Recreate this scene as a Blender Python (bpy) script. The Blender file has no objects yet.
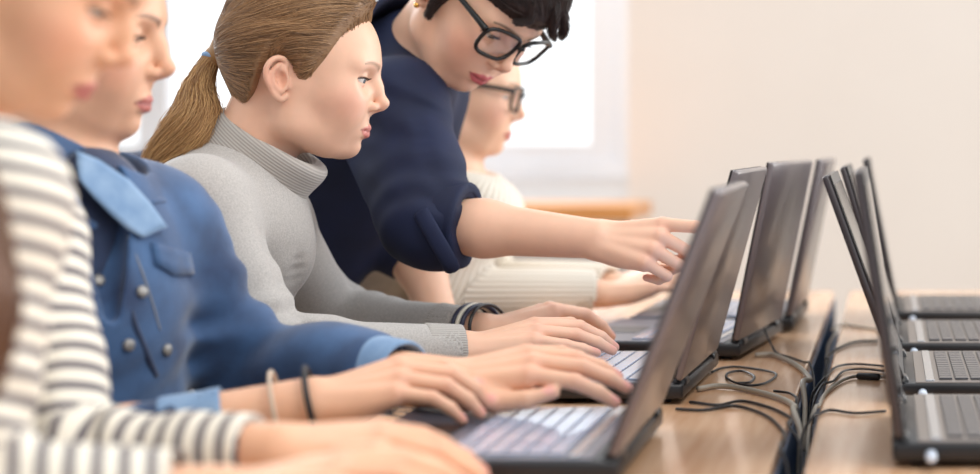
import bpy, bmesh, math, random
import numpy as np
from mathutils import Vector, Matrix

# ------------------------------------------------------------------ camera, world, light, exposure
F, VX, VY, ZC = 1935.0, 888.0, 140.0, 1.046      # focal length in pixels, vanishing point, eye height
scene = bpy.context.scene
cam_data = bpy.data.cameras.new('camera')
cam = bpy.data.objects.new('camera', cam_data)
scene.collection.objects.link(cam)
cam.location = (0, 0, ZC)
cam.rotation_euler = (math.pi / 2, 0, 0)
cam_data.sensor_width = 36.0
cam_data.lens = 36.0 * F / 980.0
cam_data.shift_x = (490 - VX) / 980.0
cam_data.shift_y = -(237 - VY) / 980.0
cam_data.clip_start = 0.05
cam_data.dof.use_dof = True
cam_data.dof.focus_distance = 2.40
cam_data.dof.aperture_fstop = 2.5
scene.camera = cam

world = bpy.data.worlds.new('sky')
scene.world = world
world.use_nodes = True
wnt = world.node_tree
wbg = wnt.nodes['Background']
wbg.inputs['Color'].default_value = (0.94, 0.97, 1.0, 1)
_tc = wnt.nodes.new('ShaderNodeTexCoord')
_dot = wnt.nodes.new('ShaderNodeVectorMath')
_dot.operation = 'DOT_PRODUCT'
_dot.inputs[1].default_value = (0.30, 0.80, 0.52)     # the bright side of the sky: behind the windows and above
_mr = wnt.nodes.new('ShaderNodeMapRange')
_mr.inputs['From Min'].default_value = -0.6
_mr.inputs['From Max'].default_value = 0.8
_mr.inputs['To Min'].default_value = 0.56
_mr.inputs['To Max'].default_value = 1.35
wnt.links.new(_tc.outputs['Generated'], _dot.inputs[0])
wnt.links.new(_dot.outputs['Value'], _mr.inputs['Value'])
wnt.links.new(_mr.outputs['Result'], wbg.inputs['Strength'])

def area_light(name, loc, target, size, power, color=(1, 1, 1), size_y=None):
    d = bpy.data.lights.new(name, 'AREA')
    d.energy = power
    d.color = color
    d.shape = 'RECTANGLE'
    d.size = size
    d.size_y = size_y or size
    o = bpy.data.objects.new(name, d)
    scene.collection.objects.link(o)
    o.location = loc
    o.rotation_euler = (Vector(target) - Vector(loc)).to_track_quat('-Z', 'Y').to_euler()
    return o

area_light('window_light', (-2.6, 6.2, 2.2), (-0.5, 2.2, 0.9), 2.6, 90, (0.95, 0.98, 1.0), 2.0)
area_light('side_rim_light', (2.5, 4.6, 1.9), (-0.7, 2.2, 1.0), 1.8, 44, (1.0, 0.98, 0.95))  # added rim light for the face profiles; no window is known there
area_light('overhead_fill_light', (0.9, 0.9, 3.0), (-0.5, 2.4, 0.8), 1.6, 26, (1.0, 0.93, 0.84))  # added overhead fill for the camera side, not a real lamp

scene.view_settings.view_transform = 'Standard'
scene.view_settings.look = 'None'
scene.view_settings.gamma = 1.0
scene.view_settings.use_curve_mapping = False
scene.view_settings.exposure = 0.40
scene.cycles.use_denoising = True
scene.cycles.max_bounces = 8

# ------------------------------------------------------------------ helpers
def P(px, py, Y):
    """The point of the room that the photograph shows at pixel (px, py), Y metres into the room."""
    return np.array([(px - VX) * Y / F, Y, ZC - (py - VY) * Y / F])

def T(px, py, z=0.74):
    """The point of a level surface at height z seen at pixel (px, py)."""
    Y = F * (ZC - z) / (py - VY)
    return np.array([(px - VX) * Y / F, Y, z])

def link(o, parent=None):
    scene.collection.objects.link(o)
    if parent is not None:
        o.parent = parent
    return o

def tag(o, label=None, cat=None, group=None, kind=None):
    for k, v in (('label', label), ('category', cat), ('group', group), ('kind', kind)):
        if v:
            o[k] = v
    return o

def empty(name, loc=(0, 0, 0)):
    o = bpy.data.objects.new(name, None)
    o.empty_display_size = 0.05
    o.location = loc
    return link(o)

def from_bm(name, bm, mat, parent=None, smooth=True, loc=None):
    me = bpy.data.meshes.new(name)
    bm.normal_update()
    bm.to_mesh(me)
    bm.free()
    if smooth:
        me.polygons.foreach_set('use_smooth', [True] * len(me.polygons))
    for m in (mat if isinstance(mat, (list, tuple)) else [mat]):
        me.materials.append(m)
    o = link(bpy.data.objects.new(name, me), parent)
    if loc is not None:
        o.location = loc
    return o

def bm_box(bm, lo, hi, bevel=0.0, seg=2, M=None):
    b = bmesh.new()
    bmesh.ops.create_cube(b, size=1)
    for v in b.verts:
        v.co = Vector([lo[i] + (v.co[i] + 0.5) * (hi[i] - lo[i]) for i in range(3)])
    if bevel > 0:
        bmesh.ops.bevel(b, geom=b.edges[:], offset=bevel, segments=seg, profile=0.5, affect='EDGES')
    if M is not None:
        bmesh.ops.transform(b, matrix=M, verts=b.verts)
    me = bpy.data.meshes.new('tmp')
    b.to_mesh(me)
    b.free()
    bm.from_mesh(me)
    bpy.data.meshes.remove(me)

def box_obj(name, lo, hi, mat, parent=None, bevel=0.0, seg=2, M=None, smooth=False):
    bm = bmesh.new()
    bm_box(bm, lo, hi, bevel, seg, M)
    return from_bm(name, bm, mat, parent, smooth=smooth)

def catmull(pts, n=8):
    pts = [np.asarray(p, float) for p in pts]
    ext = [2 * pts[0] - pts[1]] + pts + [2 * pts[-1] - pts[-2]]
    out = []
    for i in range(1, len(ext) - 2):
        p0, p1, p2, p3 = ext[i - 1:i + 3]
        for k in range(n):
            t = k / n
            out.append(0.5 * ((2 * p1) + (-p0 + p2) * t + (2 * p0 - 5 * p1 + 4 * p2 - p3) * t * t + (-p0 + 3 * p1 - 3 * p2 + p3) * t ** 3))
    out.append(pts[-1])
    return np.array(out)

def bm_tube(bm, pts, r, seg=10, caps=True, close=False, flat=None):
    """A tube along pts; r is one radius or one per point; flat = (direction, factor) squashes the section."""
    pts = np.asarray(pts, float)
    n = len(pts)
    rr = np.full(n, r, float) if np.isscalar(r) else np.asarray(r, float)
    tang = np.roll(pts, -1, 0) - np.roll(pts, 1, 0) if close else np.gradient(pts, axis=0)
    tang /= np.linalg.norm(tang, axis=1)[:, None] + 1e-12
    up = np.array([0, 0, 1.0]) if abs(tang[0][2]) < 0.9 else np.array([1.0, 0, 0])
    u = np.cross(tang[0], up)
    u /= np.linalg.norm(u)
    rings = []
    for i in range(n):
        u = u - tang[i] * np.dot(u, tang[i])
        u /= np.linalg.norm(u) + 1e-12
        v = np.cross(tang[i], u)
        ring = []
        for k in range(seg):
            a = 2 * math.pi * k / seg
            off = rr[i] * (math.cos(a) * u + math.sin(a) * v)
            if flat is not None:
                d = np.asarray(flat[0], float)
                off = off - d * np.dot(off, d) * (1 - flat[1])
            ring.append(bm.verts.new(pts[i] + off))
        rings.append(ring)
    m = n if close else n - 1
    for i in range(m):
        a, b = rings[i], rings[(i + 1) % n]
        for k in range(seg):
            bm.faces.new((a[k], a[(k + 1) % seg], b[(k + 1) % seg], b[k]))
    if caps and not close:
        bm.faces.new(rings[0][::-1])
        bm.faces.new(rings[-1])

def tube_obj(name, pts, r, mat, parent=None, seg=10, close=False, n=8, flat=None, spline=True):
    bm = bmesh.new()
    if spline and not close:
        k = n
        dense = catmull(pts, k)
        if not np.isscalar(r):
            r = np.interp(np.linspace(0, len(pts) - 1, len(dense)), np.arange(len(pts)), r)
        pts = dense
    bm_tube(bm, pts, r, seg, True, close, flat)
    bmesh.ops.recalc_face_normals(bm, faces=bm.faces)
    return from_bm(name, bm, mat, parent)

# ------------------------------------------------------------------ materials
def srgb(r, g, b):
    f = lambda c: (c / 255) / 12.92 if c / 255 <= 0.04045 else ((c / 255 + 0.055) / 1.055) ** 2.4
    return (f(r), f(g), f(b), 1.0)

def new_mat(name, color=(0.8, 0.8, 0.8, 1), rough=0.5, metallic=0.0, **kw):
    m = bpy.data.materials.new(name)
    m.use_nodes = True
    b = m.node_tree.nodes['Principled BSDF']
    b.inputs['Base Color'].default_value = color
    b.inputs['Roughness'].default_value = rough
    b.inputs['Metallic'].default_value = metallic
    for k, v in kw.items():
        b.inputs[k.replace('_', ' ')].default_value = v
    return m

def N(m, kind, **kw):
    n = m.node_tree.nodes.new(kind)
    for k, v in kw.items():
        if hasattr(n, k):
            setattr(n, k, v)
        else:
            n.inputs[k].default_value = v
    return n

def L(m, a, b):
    m.node_tree.links.new(a, b)

def bsdf(m):
    return m.node_tree.nodes['Principled BSDF']

def noise_mix(m, c1, c2, scale=8.0, detail=6.0, stretch=(1, 1, 1), lo=0.35, hi=0.65, coord='Object'):
    tc = N(m, 'ShaderNodeTexCoord')
    mp = N(m, 'ShaderNodeMapping')
    mp.inputs['Scale'].default_value = stretch
    L(m, tc.outputs[coord], mp.inputs['Vector'])
    ns = N(m, 'ShaderNodeTexNoise')
    ns.inputs['Scale'].default_value = scale
    ns.inputs['Detail'].default_value = detail
    L(m, mp.outputs['Vector'], ns.inputs['Vector'])
    rp = N(m, 'ShaderNodeValToRGB')
    rp.color_ramp.elements[0].position = lo
    rp.color_ramp.elements[0].color = c1
    rp.color_ramp.elements[1].position = hi
    rp.color_ramp.elements[1].color = c2
    L(m, ns.outputs['Fac'], rp.inputs['Fac'])
    L(m, rp.outputs['Color'], bsdf(m).inputs['Base Color'])
    return ns, rp, mp

def add_bump(m, height, strength=0.3, dist=0.002):
    bp = N(m, 'ShaderNodeBump')
    bp.inputs['Strength'].default_value = strength
    bp.inputs['Distance'].default_value = dist
    L(m, height, bp.inputs['Height'])
    L(m, bp.outputs['Normal'], bsdf(m).inputs['Normal'])
    return bp

# ------------------------------------------------------------------ signed-distance sculpting
class Sculpt:
    """A smooth solid grown from blended round cones and ellipsoids, meshed as one continuous surface."""
    def __init__(self, h):
        self.h = h
        self.ops = []
        self.bones = []
        self.disp = []

    def cone(self, a, b, r1, r2=None, k=0.01, op='u', flat=None, bone=None):
        a, b = np.asarray(a, float), np.asarray(b, float)
        r2 = r1 if r2 is None else r2
        R = max(r1, r2) * (max(1.0, flat[1]) if flat is not None else 1.0)
        self.ops.append(('cone', (a, b, r1, r2, flat), op, k, np.minimum(a, b) - R, np.maximum(a, b) + R))
        if bone is not None:
            self.bones.append((a, b, bone))
        return self

    def chain(self, pts, rs, k=0.01, op='u', flat=None):
        for i in range(len(pts) - 1):
            self.cone(pts[i], pts[i + 1], rs[i], rs[i + 1], k, op, flat)
        return self

    def ell(self, c, r, R=None, k=0.01, op='u'):
        c, r = np.asarray(c, float), np.asarray(r, float)
        R = np.eye(3) if R is None else np.asarray(R, float)
        e = np.sqrt(((R * r) ** 2).sum(1))
        self.ops.append(('ell', (c, r, R), op, k, c - e, c + e))
        return self

    def plane(self, p, n, op='s', k=0.002, box=None):
        """Cuts away everything on the side n points to (inside box, if given)."""
        p, n = np.asarray(p, float), np.asarray(n, float)
        n = n / np.linalg.norm(n)
        lo, hi = box if box is not None else (None, None)
        self.ops.append(('plane', (p, n), op, k, lo, hi))
        return self

    def func(self, f, lo, hi, op='u', k=0.005):
        self.ops.append(('func', f, op, k, np.asarray(lo, float), np.asarray(hi, float)))
        return self

    def mesh(self, lo=None, hi=None):
        h = self.h
        if lo is None:
            lo = np.min([o[4] for o in self.ops if o[2] == 'u'], 0) - 3 * h
            hi = np.max([o[5] for o in self.ops if o[2] == 'u'], 0) + 3 * h
        lo, hi = np.asarray(lo, float), np.asarray(hi, float)
        n = np.ceil((hi - lo) / h).astype(int) + 1
        D = np.full(n, 0.2, np.float32)
        ax = [(lo[i] + h * np.arange(n[i])).astype(np.float32) for i in range(3)]
        for kind, prm, op, k, plo, phi in self.ops:
            if plo is None:
                i0, i1 = np.zeros(3, int), n.copy()
            else:
                m = k + 4 * h
                i0 = np.clip(np.floor((plo - m - lo) / h).astype(int), 0, n)
                i1 = np.clip(np.ceil((phi + m - lo) / h).astype(int) + 1, 0, n)
            if np.any(i1 <= i0):
                continue
            sl = tuple(slice(i0[j], i1[j]) for j in range(3))
            x = ax[0][sl[0]][:, None, None]
            y = ax[1][sl[1]][None, :, None]
            z = ax[2][sl[2]][None, None, :]
            if kind == 'cone':
                a, b, r1, r2, flat = prm
                ba = b - a
                l2 = float(ba @ ba) + 1e-12
                t = ((x - a[0]) * ba[0] + (y - a[1]) * ba[1] + (z - a[2]) * ba[2]) / l2
                t = np.clip(t, 0, 1).astype(np.float32)
                qx, qy, qz = x - a[0] - t * ba[0], y - a[1] - t * ba[1], z - a[2] - t * ba[2]
                if flat is not None:
                    d = np.asarray(flat[0], float)
                    w = (qx * d[0] + qy * d[1] + qz * d[2]) * (1 / flat[1] - 1)
                    qx, qy, qz = qx + w * d[0], qy + w * d[1], qz + w * d[2]
                d = np.sqrt(qx * qx + qy * qy + qz * qz) - (r1 + t * (r2 - r1))
                if flat is not None and flat[1] < 1:
                    d = d * (0.5 + 0.5 * flat[1])
            elif kind == 'ell':
                c, r, R = prm
                qx, qy, qz = x - c[0], y - c[1], z - c[2]
                u = (qx * R[0, 0] + qy * R[1, 0] + qz * R[2, 0])
                v = (qx * R[0, 1] + qy * R[1, 1] + qz * R[2, 1])
                w = (qx * R[0, 2] + qy * R[1, 2] + qz * R[2, 2])
                k0 = np.sqrt((u / r[0]) ** 2 + (v / r[1]) ** 2 + (w / r[2]) ** 2)
                k1 = np.sqrt((u / r[0] ** 2) ** 2 + (v / r[1] ** 2) ** 2 + (w / r[2] ** 2) ** 2) + 1e-9
                d = k0 * (k0 - 1) / k1
                d = np.where(k0 < 1e-3, -float(r.min()), d)
            elif kind == 'plane':
                p, nn = prm
                d = -((x - p[0]) * nn[0] + (y - p[1]) * nn[1] + (z - p[2]) * nn[2]) + 0 * (x + y + z)
            else:
                d = prm(x, y, z)
            A = D[sl]
            d = d.astype(np.float32)
            if op == 'u':
                if k > 0:
                    g = np.maximum(k - np.abs(A - d), 0) / k
                    D[sl] = np.minimum(A, d) - g * g * (k * 0.25)
                else:
                    D[sl] = np.minimum(A, d)
            elif op == 's':
                d = -d
                g = np.maximum(k - np.abs(A - d), 0) / max(k, 1e-6)
                D[sl] = np.maximum(A, d) + g * g * (k * 0.25)
            elif op == 'i':
                D[sl] = np.maximum(A, d)
        for f in self.disp:
            idx = np.nonzero(np.abs(D) < 0.03)
            D[idx] += f(ax[0][idx[0]], ax[1][idx[1]], ax[2][idx[2]]).astype(np.float32)
        return surface_nets(D, lo, h)

    def build(self, name, mat, parent=None, lo=None, hi=None, color=None, attrs=None):
        V, Q = self.mesh(lo, hi)
        return np_mesh(name, V, Q, mat, parent, color, attrs)

def surface_nets(D, lo, h):
    n = np.array(D.shape)
    S = D < 0
    c = n - 1
    s000 = S[:-1, :-1, :-1]
    allin = s000.copy()
    anyin = s000.copy()
    for dx in (0, 1):
        for dy in (0, 1):
            for dz in (0, 1):
                q = S[dx:n[0] - 1 + dx, dy:n[1] - 1 + dy, dz:n[2] - 1 + dz]
                allin &= q
                anyin |= q
    act = np.flatnonzero((anyin & ~allin).ravel())
    del allin, anyin
    ci = np.stack(np.unravel_index(act, c), 1)
    offs = np.array([[dx, dy, dz] for dx in (0, 1) for dy in (0, 1) for dz in (0, 1)])
    vals = np.stack([D[ci[:, 0] + o[0], ci[:, 1] + o[1], ci[:, 2] + o[2]] for o in offs], 1)
    acc = np.zeros((len(act), 3))
    cnt = np.zeros(len(act))
    for a in range(8):
        for b in range(a + 1, 8):
            if np.abs(offs[a] - offs[b]).sum() != 1:
                continue
            va, vb = vals[:, a], vals[:, b]
            m = (va < 0) != (vb < 0)
            t = np.where(m, va / np.where(m, va - vb, 1), 0)
            acc += np.where(m[:, None], offs[a] + t[:, None] * (offs[b] - offs[a]), 0)
            cnt += m
    V = lo + h * (ci + acc / cnt[:, None])
    quads = []
    for axis in range(3):
        o1, o2 = (axis + 1) % 3, (axis + 2) % 3
        s0 = [slice(None)] * 3
        s1 = [slice(None)] * 3
        s0[axis] = slice(0, n[axis] - 1)
        s1[axis] = slice(1, n[axis])
        for o in (o1, o2):
            s0[o] = slice(1, n[o] - 1)
            s1[o] = slice(1, n[o] - 1)
        A, B = S[tuple(s0)], S[tuple(s1)]
        e = np.stack(np.nonzero(A != B), 1)
        if not len(e):
            continue
        flip = ~A[e[:, 0], e[:, 1], e[:, 2]]
        base = e.copy()
        base[:, o1] += 1
        base[:, o2] += 1
        ids = []
        for d1, d2 in ((-1, -1), (0, -1), (0, 0), (-1, 0)):
            q = base.copy()
            q[:, o1] += d1
            q[:, o2] += d2
            ids.append(np.searchsorted(act, np.ravel_multi_index(q.T, c)))
        ids = np.stack(ids, 1)
        ids[flip] = ids[flip][:, ::-1]
        quads.append(ids)
    return V, np.concatenate(quads)

def np_mesh(name, V, Q, mat, parent=None, color=None, attrs=None):
    me = bpy.data.meshes.new(name)
    me.vertices.add(len(V))
    me.vertices.foreach_set('co', V.astype(np.float32).ravel())
    me.loops.add(Q.size)
    me.loops.foreach_set('vertex_index', Q.astype(np.int32).ravel())
    me.polygons.add(len(Q))
    me.polygons.foreach_set('loop_start', np.arange(0, Q.size, Q.shape[1], dtype=np.int32))
    me.polygons.foreach_set('loop_total', np.full(len(Q), Q.shape[1], dtype=np.int32))
    me.polygons.foreach_set('use_smooth', np.ones(len(Q), bool))
    me.update(calc_edges=True)
    me.validate()
    if color is not None:
        a = me.color_attributes.new('pigment', 'FLOAT_COLOR', 'POINT')
        c = np.ones((len(V), 4), np.float32)
        c[:, :3] = color
        a.data.foreach_set('color', c.ravel())
    for k, v in (attrs or {}).items():
        a = me.attributes.new(k, 'FLOAT', 'POINT')
        a.data.foreach_set('value', v.astype(np.float32))
    me.materials.append(mat)
    return link(bpy.data.objects.new(name, me), parent)

def seg_param(V, a, b):
    a, b = np.asarray(a, float), np.asarray(b, float)
    ba = b - a
    t = np.clip(((V - a) @ ba) / (ba @ ba), -0.6, 1.6)
    tc = np.clip(t, 0, 1)
    d = np.linalg.norm(V - a - tc[:, None] * ba, axis=1)
    return t * np.linalg.norm(ba), d

def vnoise(x, y, z, seed=0, n=7):
    """Smooth pseudo-noise in about -1..1: a handful of sines in random directions."""
    rng = np.random.RandomState(seed)
    s = 0
    for i in range(n):
        d = rng.normal(size=3)
        d /= np.linalg.norm(d)
        f = rng.uniform(0.7, 1.7)
        s = s + np.sin(f * (d[0] * x + d[1] * y + d[2] * z) + rng.uniform(0, 6.28))
    return s / math.sqrt(n)

# ------------------------------------------------------------------ the room
M_wall = new_mat('wall_paint', srgb(236, 226, 217), 0.85)
ns, rp, mp = noise_mix(M_wall, srgb(240, 231, 223), srgb(236, 226, 217), 1.3, 4, lo=0.3, hi=0.7)
M_wall_white = new_mat('niche_paint', srgb(226, 222, 219), 0.85)
M_frame = new_mat('window_frame_white', srgb(222, 224, 228), 0.4)
M_floor = new_mat('floor_vinyl', srgb(176, 160, 142), 0.5)
noise_mix(M_floor, srgb(182, 166, 148), srgb(165, 148, 130), 3.0, 6, lo=0.3, hi=0.7)
M_glass = new_mat('window_glass', (1, 1, 1, 1), 0.0)
nt = M_glass.node_tree
tb = N(M_glass, 'ShaderNodeBsdfTransparent')
gb = N(M_glass, 'ShaderNodeBsdfGlossy')
gb.inputs['Roughness'].default_value = 0.0
mx = N(M_glass, 'ShaderNodeMixShader')
mx.inputs['Fac'].default_value = 0.06
L(M_glass, tb.outputs[0], mx.inputs[1])
L(M_glass, gb.outputs[0], mx.inputs[2])
L(M_glass, mx.outputs[0], nt.nodes['Material Output'].inputs['Surface'])

YW = 6.40                                        # front of the back wall
def structure(name, boxes, mat):
    bm = bmesh.new()
    for lo, hi in boxes:
        bm_box(bm, lo, hi)
    return tag(from_bm(name, bm, mat, smooth=False), kind='structure')

structure('floor', [((-4.6, -1.0, -0.05), (2.6, 6.9, 0.0))], M_floor)
XN = (628 - VX) * YW / F                         # right edge of the window niche
structure('wall_back', [((XN, YW, 0), (2.6, YW + 0.40, 3.0))], M_wall)
structure('wall_niche', [((-4.6, YW + 0.22, 0), (XN, YW + 0.40, 0.915))], M_wall_white)
structure('baseboard_back', [((XN + 0.002, YW - 0.018, 0.0), (2.6, YW, 0.09))], M_frame)
wx0, wx1 = -4.6, XN - 0.004
wz0, wz1 = 0.917, 3.0
yf = YW + 0.20
gx1, gz0 = (589 - VX) * yf / F, ZC - (144 - VY) * yf / F
mx0 = (152 - VX) * yf / F
win = structure('window_1', [((wx0, yf, wz0), (wx1, yf + 0.07, wz0 + 0.055)),
                             ((wx1 - 0.055, yf, wz0 + 0.055), (wx1, yf + 0.07, wz1)),
                             ((wx0, yf + 0.02, wz0 + 0.055), (wx1 - 0.055, yf + 0.06, gz0)),
                             ((gx1, yf + 0.02, gz0), (wx1 - 0.055, yf + 0.06, wz1)),
                             ((mx0 - 0.05, yf + 0.005, gz0), (mx0 + 0.05, yf + 0.065, wz1))], M_frame)
pane = from_bm('window_pane', (lambda b: (bm_box(b, (wx0, yf + 0.035, gz0), (gx1, yf + 0.041, wz1)), b)[1])(bmesh.new()), M_glass, win, smooth=False)
sill = box_obj('window_sill', (wx0, YW + 0.09, 0.80), (wx1, yf + 0.02, 0.835), M_frame, win, 0.006)

# ------------------------------------------------------------------ furniture
M_wood = new_mat('table_beech', srgb(222, 178, 136), 0.27)
M_wood.node_tree.nodes['Principled BSDF'].inputs['Coat Weight'].default_value = 0.5
M_wood.node_tree.nodes['Principled BSDF'].inputs['Coat Roughness'].default_value = 0.12
nw, rw, mw = noise_mix(M_wood, srgb(242, 200, 162), srgb(216, 164, 122), 7.0, 8, stretch=(9, 0.5, 4), lo=0.32, hi=0.70)
M_orange = new_mat('honey_wood', srgb(216, 150, 86), 0.35)
noise_mix(M_orange, srgb(224, 160, 96), srgb(202, 132, 70), 6.0, 8, stretch=(0.6, 8, 8), lo=0.3, hi=0.7)
M_steel = new_mat('grey_steel', srgb(150, 150, 152), 0.35, 0.8)
M_bluegrey = new_mat('cable_tray_blue', srgb(58, 84, 118), 0.45)

def make_table(x0, x1, y0, y1, label, mat=M_wood, z=0.74, t=0.028, group=None, inset=0.05):
    r = tag(empty('table', ((x0 + x1) / 2, (y0 + y1) / 2, 0)), label, 'table', group)
    o = box_obj('table_top', (x0, y0, z - t), (x1, y1, z), mat, None, 0.003)
    def par(o):
        o.parent = r
        o.matrix_parent_inverse = Matrix.Translation(r.location).inverted()
    par(o)
    for sx in (x0 + inset, x1 - inset - 0.04):
        for sy in (y0 + 0.06, y1 - 0.10):
            par(box_obj('leg', (sx, sy, 0), (sx + 0.04, sy + 0.04, z - t), M_steel, None, 0.004))
    par(box_obj('apron', (x0 + inset + 0.01, y1 - 0.09, z - t - 0.07), (x1 - inset - 0.01, y1 - 0.07, z - t), M_steel))
    return r

make_table(-0.57, -0.109, 1.05, 3.92, 'long light wood table on the left where the women type')
make_table(-0.078, 0.60, 1.05, 3.92, 'long light wood table on the right under the unattended laptops')
tray = empty('cable_tray', (-0.0935, 2.5, 0.6))
tag(tray, 'dark blue cable tray in the gap between the two tables', 'cable tray')
bm = bmesh.new()
bm_box(bm, (-0.1085, 1.1, 0.655), (-0.106, 3.9, 0.725))
bm_box(bm, (-0.0810, 1.1, 0.655), (-0.0785, 3.9, 0.725))
bm_box(bm, (-0.106, 1.1, 0.655), (-0.081, 3.9, 0.66))
o = from_bm('tray_channel', bm, M_bluegrey, tray, smooth=False)
o.matrix_parent_inverse = Matrix.Translation(tray.location).inverted()

# the honey coloured desk standing by the far wall
yd = 5.75
dz = ZC - (206 - VY) * yd / F
dz0 = ZC - (221 - VY) * yd / F
dx1 = (652 - VX) * (yd + 0.5) / F
make_table(-2.3, dx1, yd, yd + 0.5, 'honey coloured wooden desk by the far wall under the window', M_orange, dz, dz - dz0, None, 0.45)

# ------------------------------------------------------------------ laptops
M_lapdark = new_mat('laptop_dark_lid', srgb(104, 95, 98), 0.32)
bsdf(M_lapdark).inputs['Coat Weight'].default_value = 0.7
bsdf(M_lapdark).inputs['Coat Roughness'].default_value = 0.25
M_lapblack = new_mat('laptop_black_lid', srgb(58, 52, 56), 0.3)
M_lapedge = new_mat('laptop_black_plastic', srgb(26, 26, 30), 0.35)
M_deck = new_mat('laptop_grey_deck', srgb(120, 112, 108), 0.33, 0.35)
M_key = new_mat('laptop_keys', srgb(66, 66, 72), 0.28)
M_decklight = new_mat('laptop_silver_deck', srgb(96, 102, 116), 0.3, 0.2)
M_keylight = new_mat('laptop_keys_painted_sheen', srgb(172, 184, 208), 0.25)  # reflected window and screen light put into the pale bluish key colour
bsdf(M_keylight).inputs['Coat Weight'].default_value = 0.8
M_screen = new_mat('laptop_screen', srgb(14, 16, 20), 0.12)
M_screenlit = new_mat('laptop_screen_lit', srgb(40, 60, 90), 0.12)
bsdf(M_screenlit).inputs['Emission Color'].default_value = srgb(196, 212, 238)
bsdf(M_screenlit).inputs['Emission Strength'].default_value = 0.9
M_chrome = new_mat('laptop_silver_trim', srgb(190, 196, 204), 0.22, 0.9)

LW, LD, LT, LL = 0.34, 0.25, 0.024, 0.258
def build_laptop(tilt_deg, lit):
    """Local frame: hinge along y at x = 0, deck towards -x, its top at z = LT."""
    r = empty('laptop')
    bm = bmesh.new()
    bm_box(bm, (-LD, -LW / 2, 0.006), (0.012, LW / 2, LT), 0.004)
    base = from_bm('base', bm, M_lapedge, r)
    box_obj('deck', (-LD + 0.004, -LW / 2 + 0.004, LT - 0.001), (-0.012, LW / 2 - 0.004, LT + 0.0012), M_decklight if lit else M_deck, r, 0.0008)
    bm = bmesh.new()
    rows = 6
    for i in range(rows):
        x1 = -0.040 - i * 0.0185
        n = 15 if i < 5 else 9
        kw = (LW - 0.05) / n
        for j in range(n):
            y0 = -LW / 2 + 0.025 + j * kw
            bm_box(bm, (x1 - 0.0155, y0 + 0.0012, LT + 0.001), (x1, y0 + kw - 0.0012, LT + 0.0034), 0.0007, 1)
    from_bm('keyboard', bm, M_keylight if lit else M_key, r, smooth=False)
    box_obj('hinge_strip', (-0.034, -LW / 2 + 0.012, LT + 0.0008), (-0.024, LW / 2 - 0.012, LT + 0.0026), M_chrome, r, 0.0006)
    box_obj('touchpad', (-LD + 0.022, -0.055, LT + 0.0008), (-LD + 0.085, 0.035, LT + 0.0019), M_lapedge, r, 0.0005)
    a = math.radians(tilt_deg)
    Ml = Matrix.Translation((0.004, 0, LT - 0.002)) @ Matrix.Rotation(a, 4, 'Y')
    lid = box_obj('lid', (-0.004, -LW / 2, 0.006), (0.005, LW / 2, LL), M_lapdark if lit else M_lapblack, r, 0.0035, M=Ml, smooth=True)
    box_obj('bezel', (-0.0056, -LW / 2 + 0.001, 0.007), (-0.0042, LW / 2 - 0.001, LL - 0.001), M_lapedge, lid, M=Ml)
    box_obj('screen', (-0.0062, -LW / 2 + 0.014, 0.026), (-0.0056, LW / 2 - 0.014, LL - 0.014), M_screenlit if lit else M_screen, lid, M=Ml)
    for sy in (-1, 1):
        b = bmesh.new()
        y = sy * (LW / 2 - 0.035)
        bm_tube(b, [(0.004, y - 0.022, LT - 0.002), (0.004, y + 0.022, LT - 0.002)], 0.0085, 14)
        from_bm('hinge', b, M_lapedge, r)
    for sx in (-LD + 0.02, -0.012):
        for sy in (-1, 1):
            b = bmesh.new()
            bm_tube(b, [(sx, sy * (LW / 2 - 0.025), 0.0005), (sx, sy * (LW / 2 - 0.025), 0.007)], 0.007, 12)
            from_bm('foot', b, M_lapedge, r)
    return r

def put_laptop(xh, ynear, tilt, lit, right, label, group, turn=0.0):
    r = build_laptop(tilt, lit)
    tag(r, label, 'laptop', group)
    a = math.radians(turn)                     # turned about its near hinge end
    r.location = (xh - math.sin(a) * LW / 2, ynear + math.cos(a) * LW / 2, 0.7402)
    r.rotation_euler.z = a + (math.pi if right else 0)
    return r

gl, gr = 'laptops in use on the left table', 'open laptops on the right table'
put_laptop(-0.249, 1.70, 21.5, True, False, 'dark open laptop nearest the camera, under the denim-jacketed woman\'s hands', gl)
put_laptop(-0.249, 2.235, 15.5, True, False, 'dark open laptop used by the woman in the grey turtleneck', gl, -2)
put_laptop(-0.217, 2.68, 11.5, True, False, 'dark open laptop with nobody typing, beyond the pointing hand', gl, -7)
put_laptop(-0.163, 3.06, 11.5, True, False, 'dark open laptop of the woman in the cream sweater, farthest on the left table', gl, -2)
put_laptop(0.016, 1.80, 9.0, False, True, 'grey open laptop nearest the camera on the right table, lid nearly upright', gr)
put_laptop(0.020, 2.24, 20.0, False, True, 'grey open laptop second from the camera on the right table, lid leaning furthest back', gr)
put_laptop(0.017, 2.68, 17.0, False, True, 'grey open laptop third from the camera on the right table', gr)
put_laptop(0.016, 3.17, 11.0, False, True, 'grey open laptop farthest from the camera on the right table', gr)

# white plugs on the near side of the right-hand laptops, beside the hinge
M_white = new_mat('white_plastic', srgb(205, 216, 232), 0.3)
M_cable = new_mat('black_cable', srgb(34, 33, 36), 0.45)
M_cable_grey = new_mat('grey_cable', srgb(168, 160, 148), 0.45)
for (x, y, where) in ((0.040, 2.24, 'second laptop from the camera'), (0.036, 2.68, 'third laptop from the camera'), (0.040, 3.17, 'farthest laptop'), (0.040, 1.80, 'nearest laptop')):
    b = bmesh.new()
    bm_tube(b, [(x, y - 0.024, 0.753), (x, y - 0.014, 0.753), (x, y - 0.0135, 0.753), (x, y - 0.001, 0.753)], [0.004, 0.0055, 0.0055, 0.0055], 16)
    o = from_bm('charging_plug', b, M_white)
    tag(o, 'white plug in the side of the %s, right table' % where, 'plug', 'white plugs on the right-hand laptops')

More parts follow.
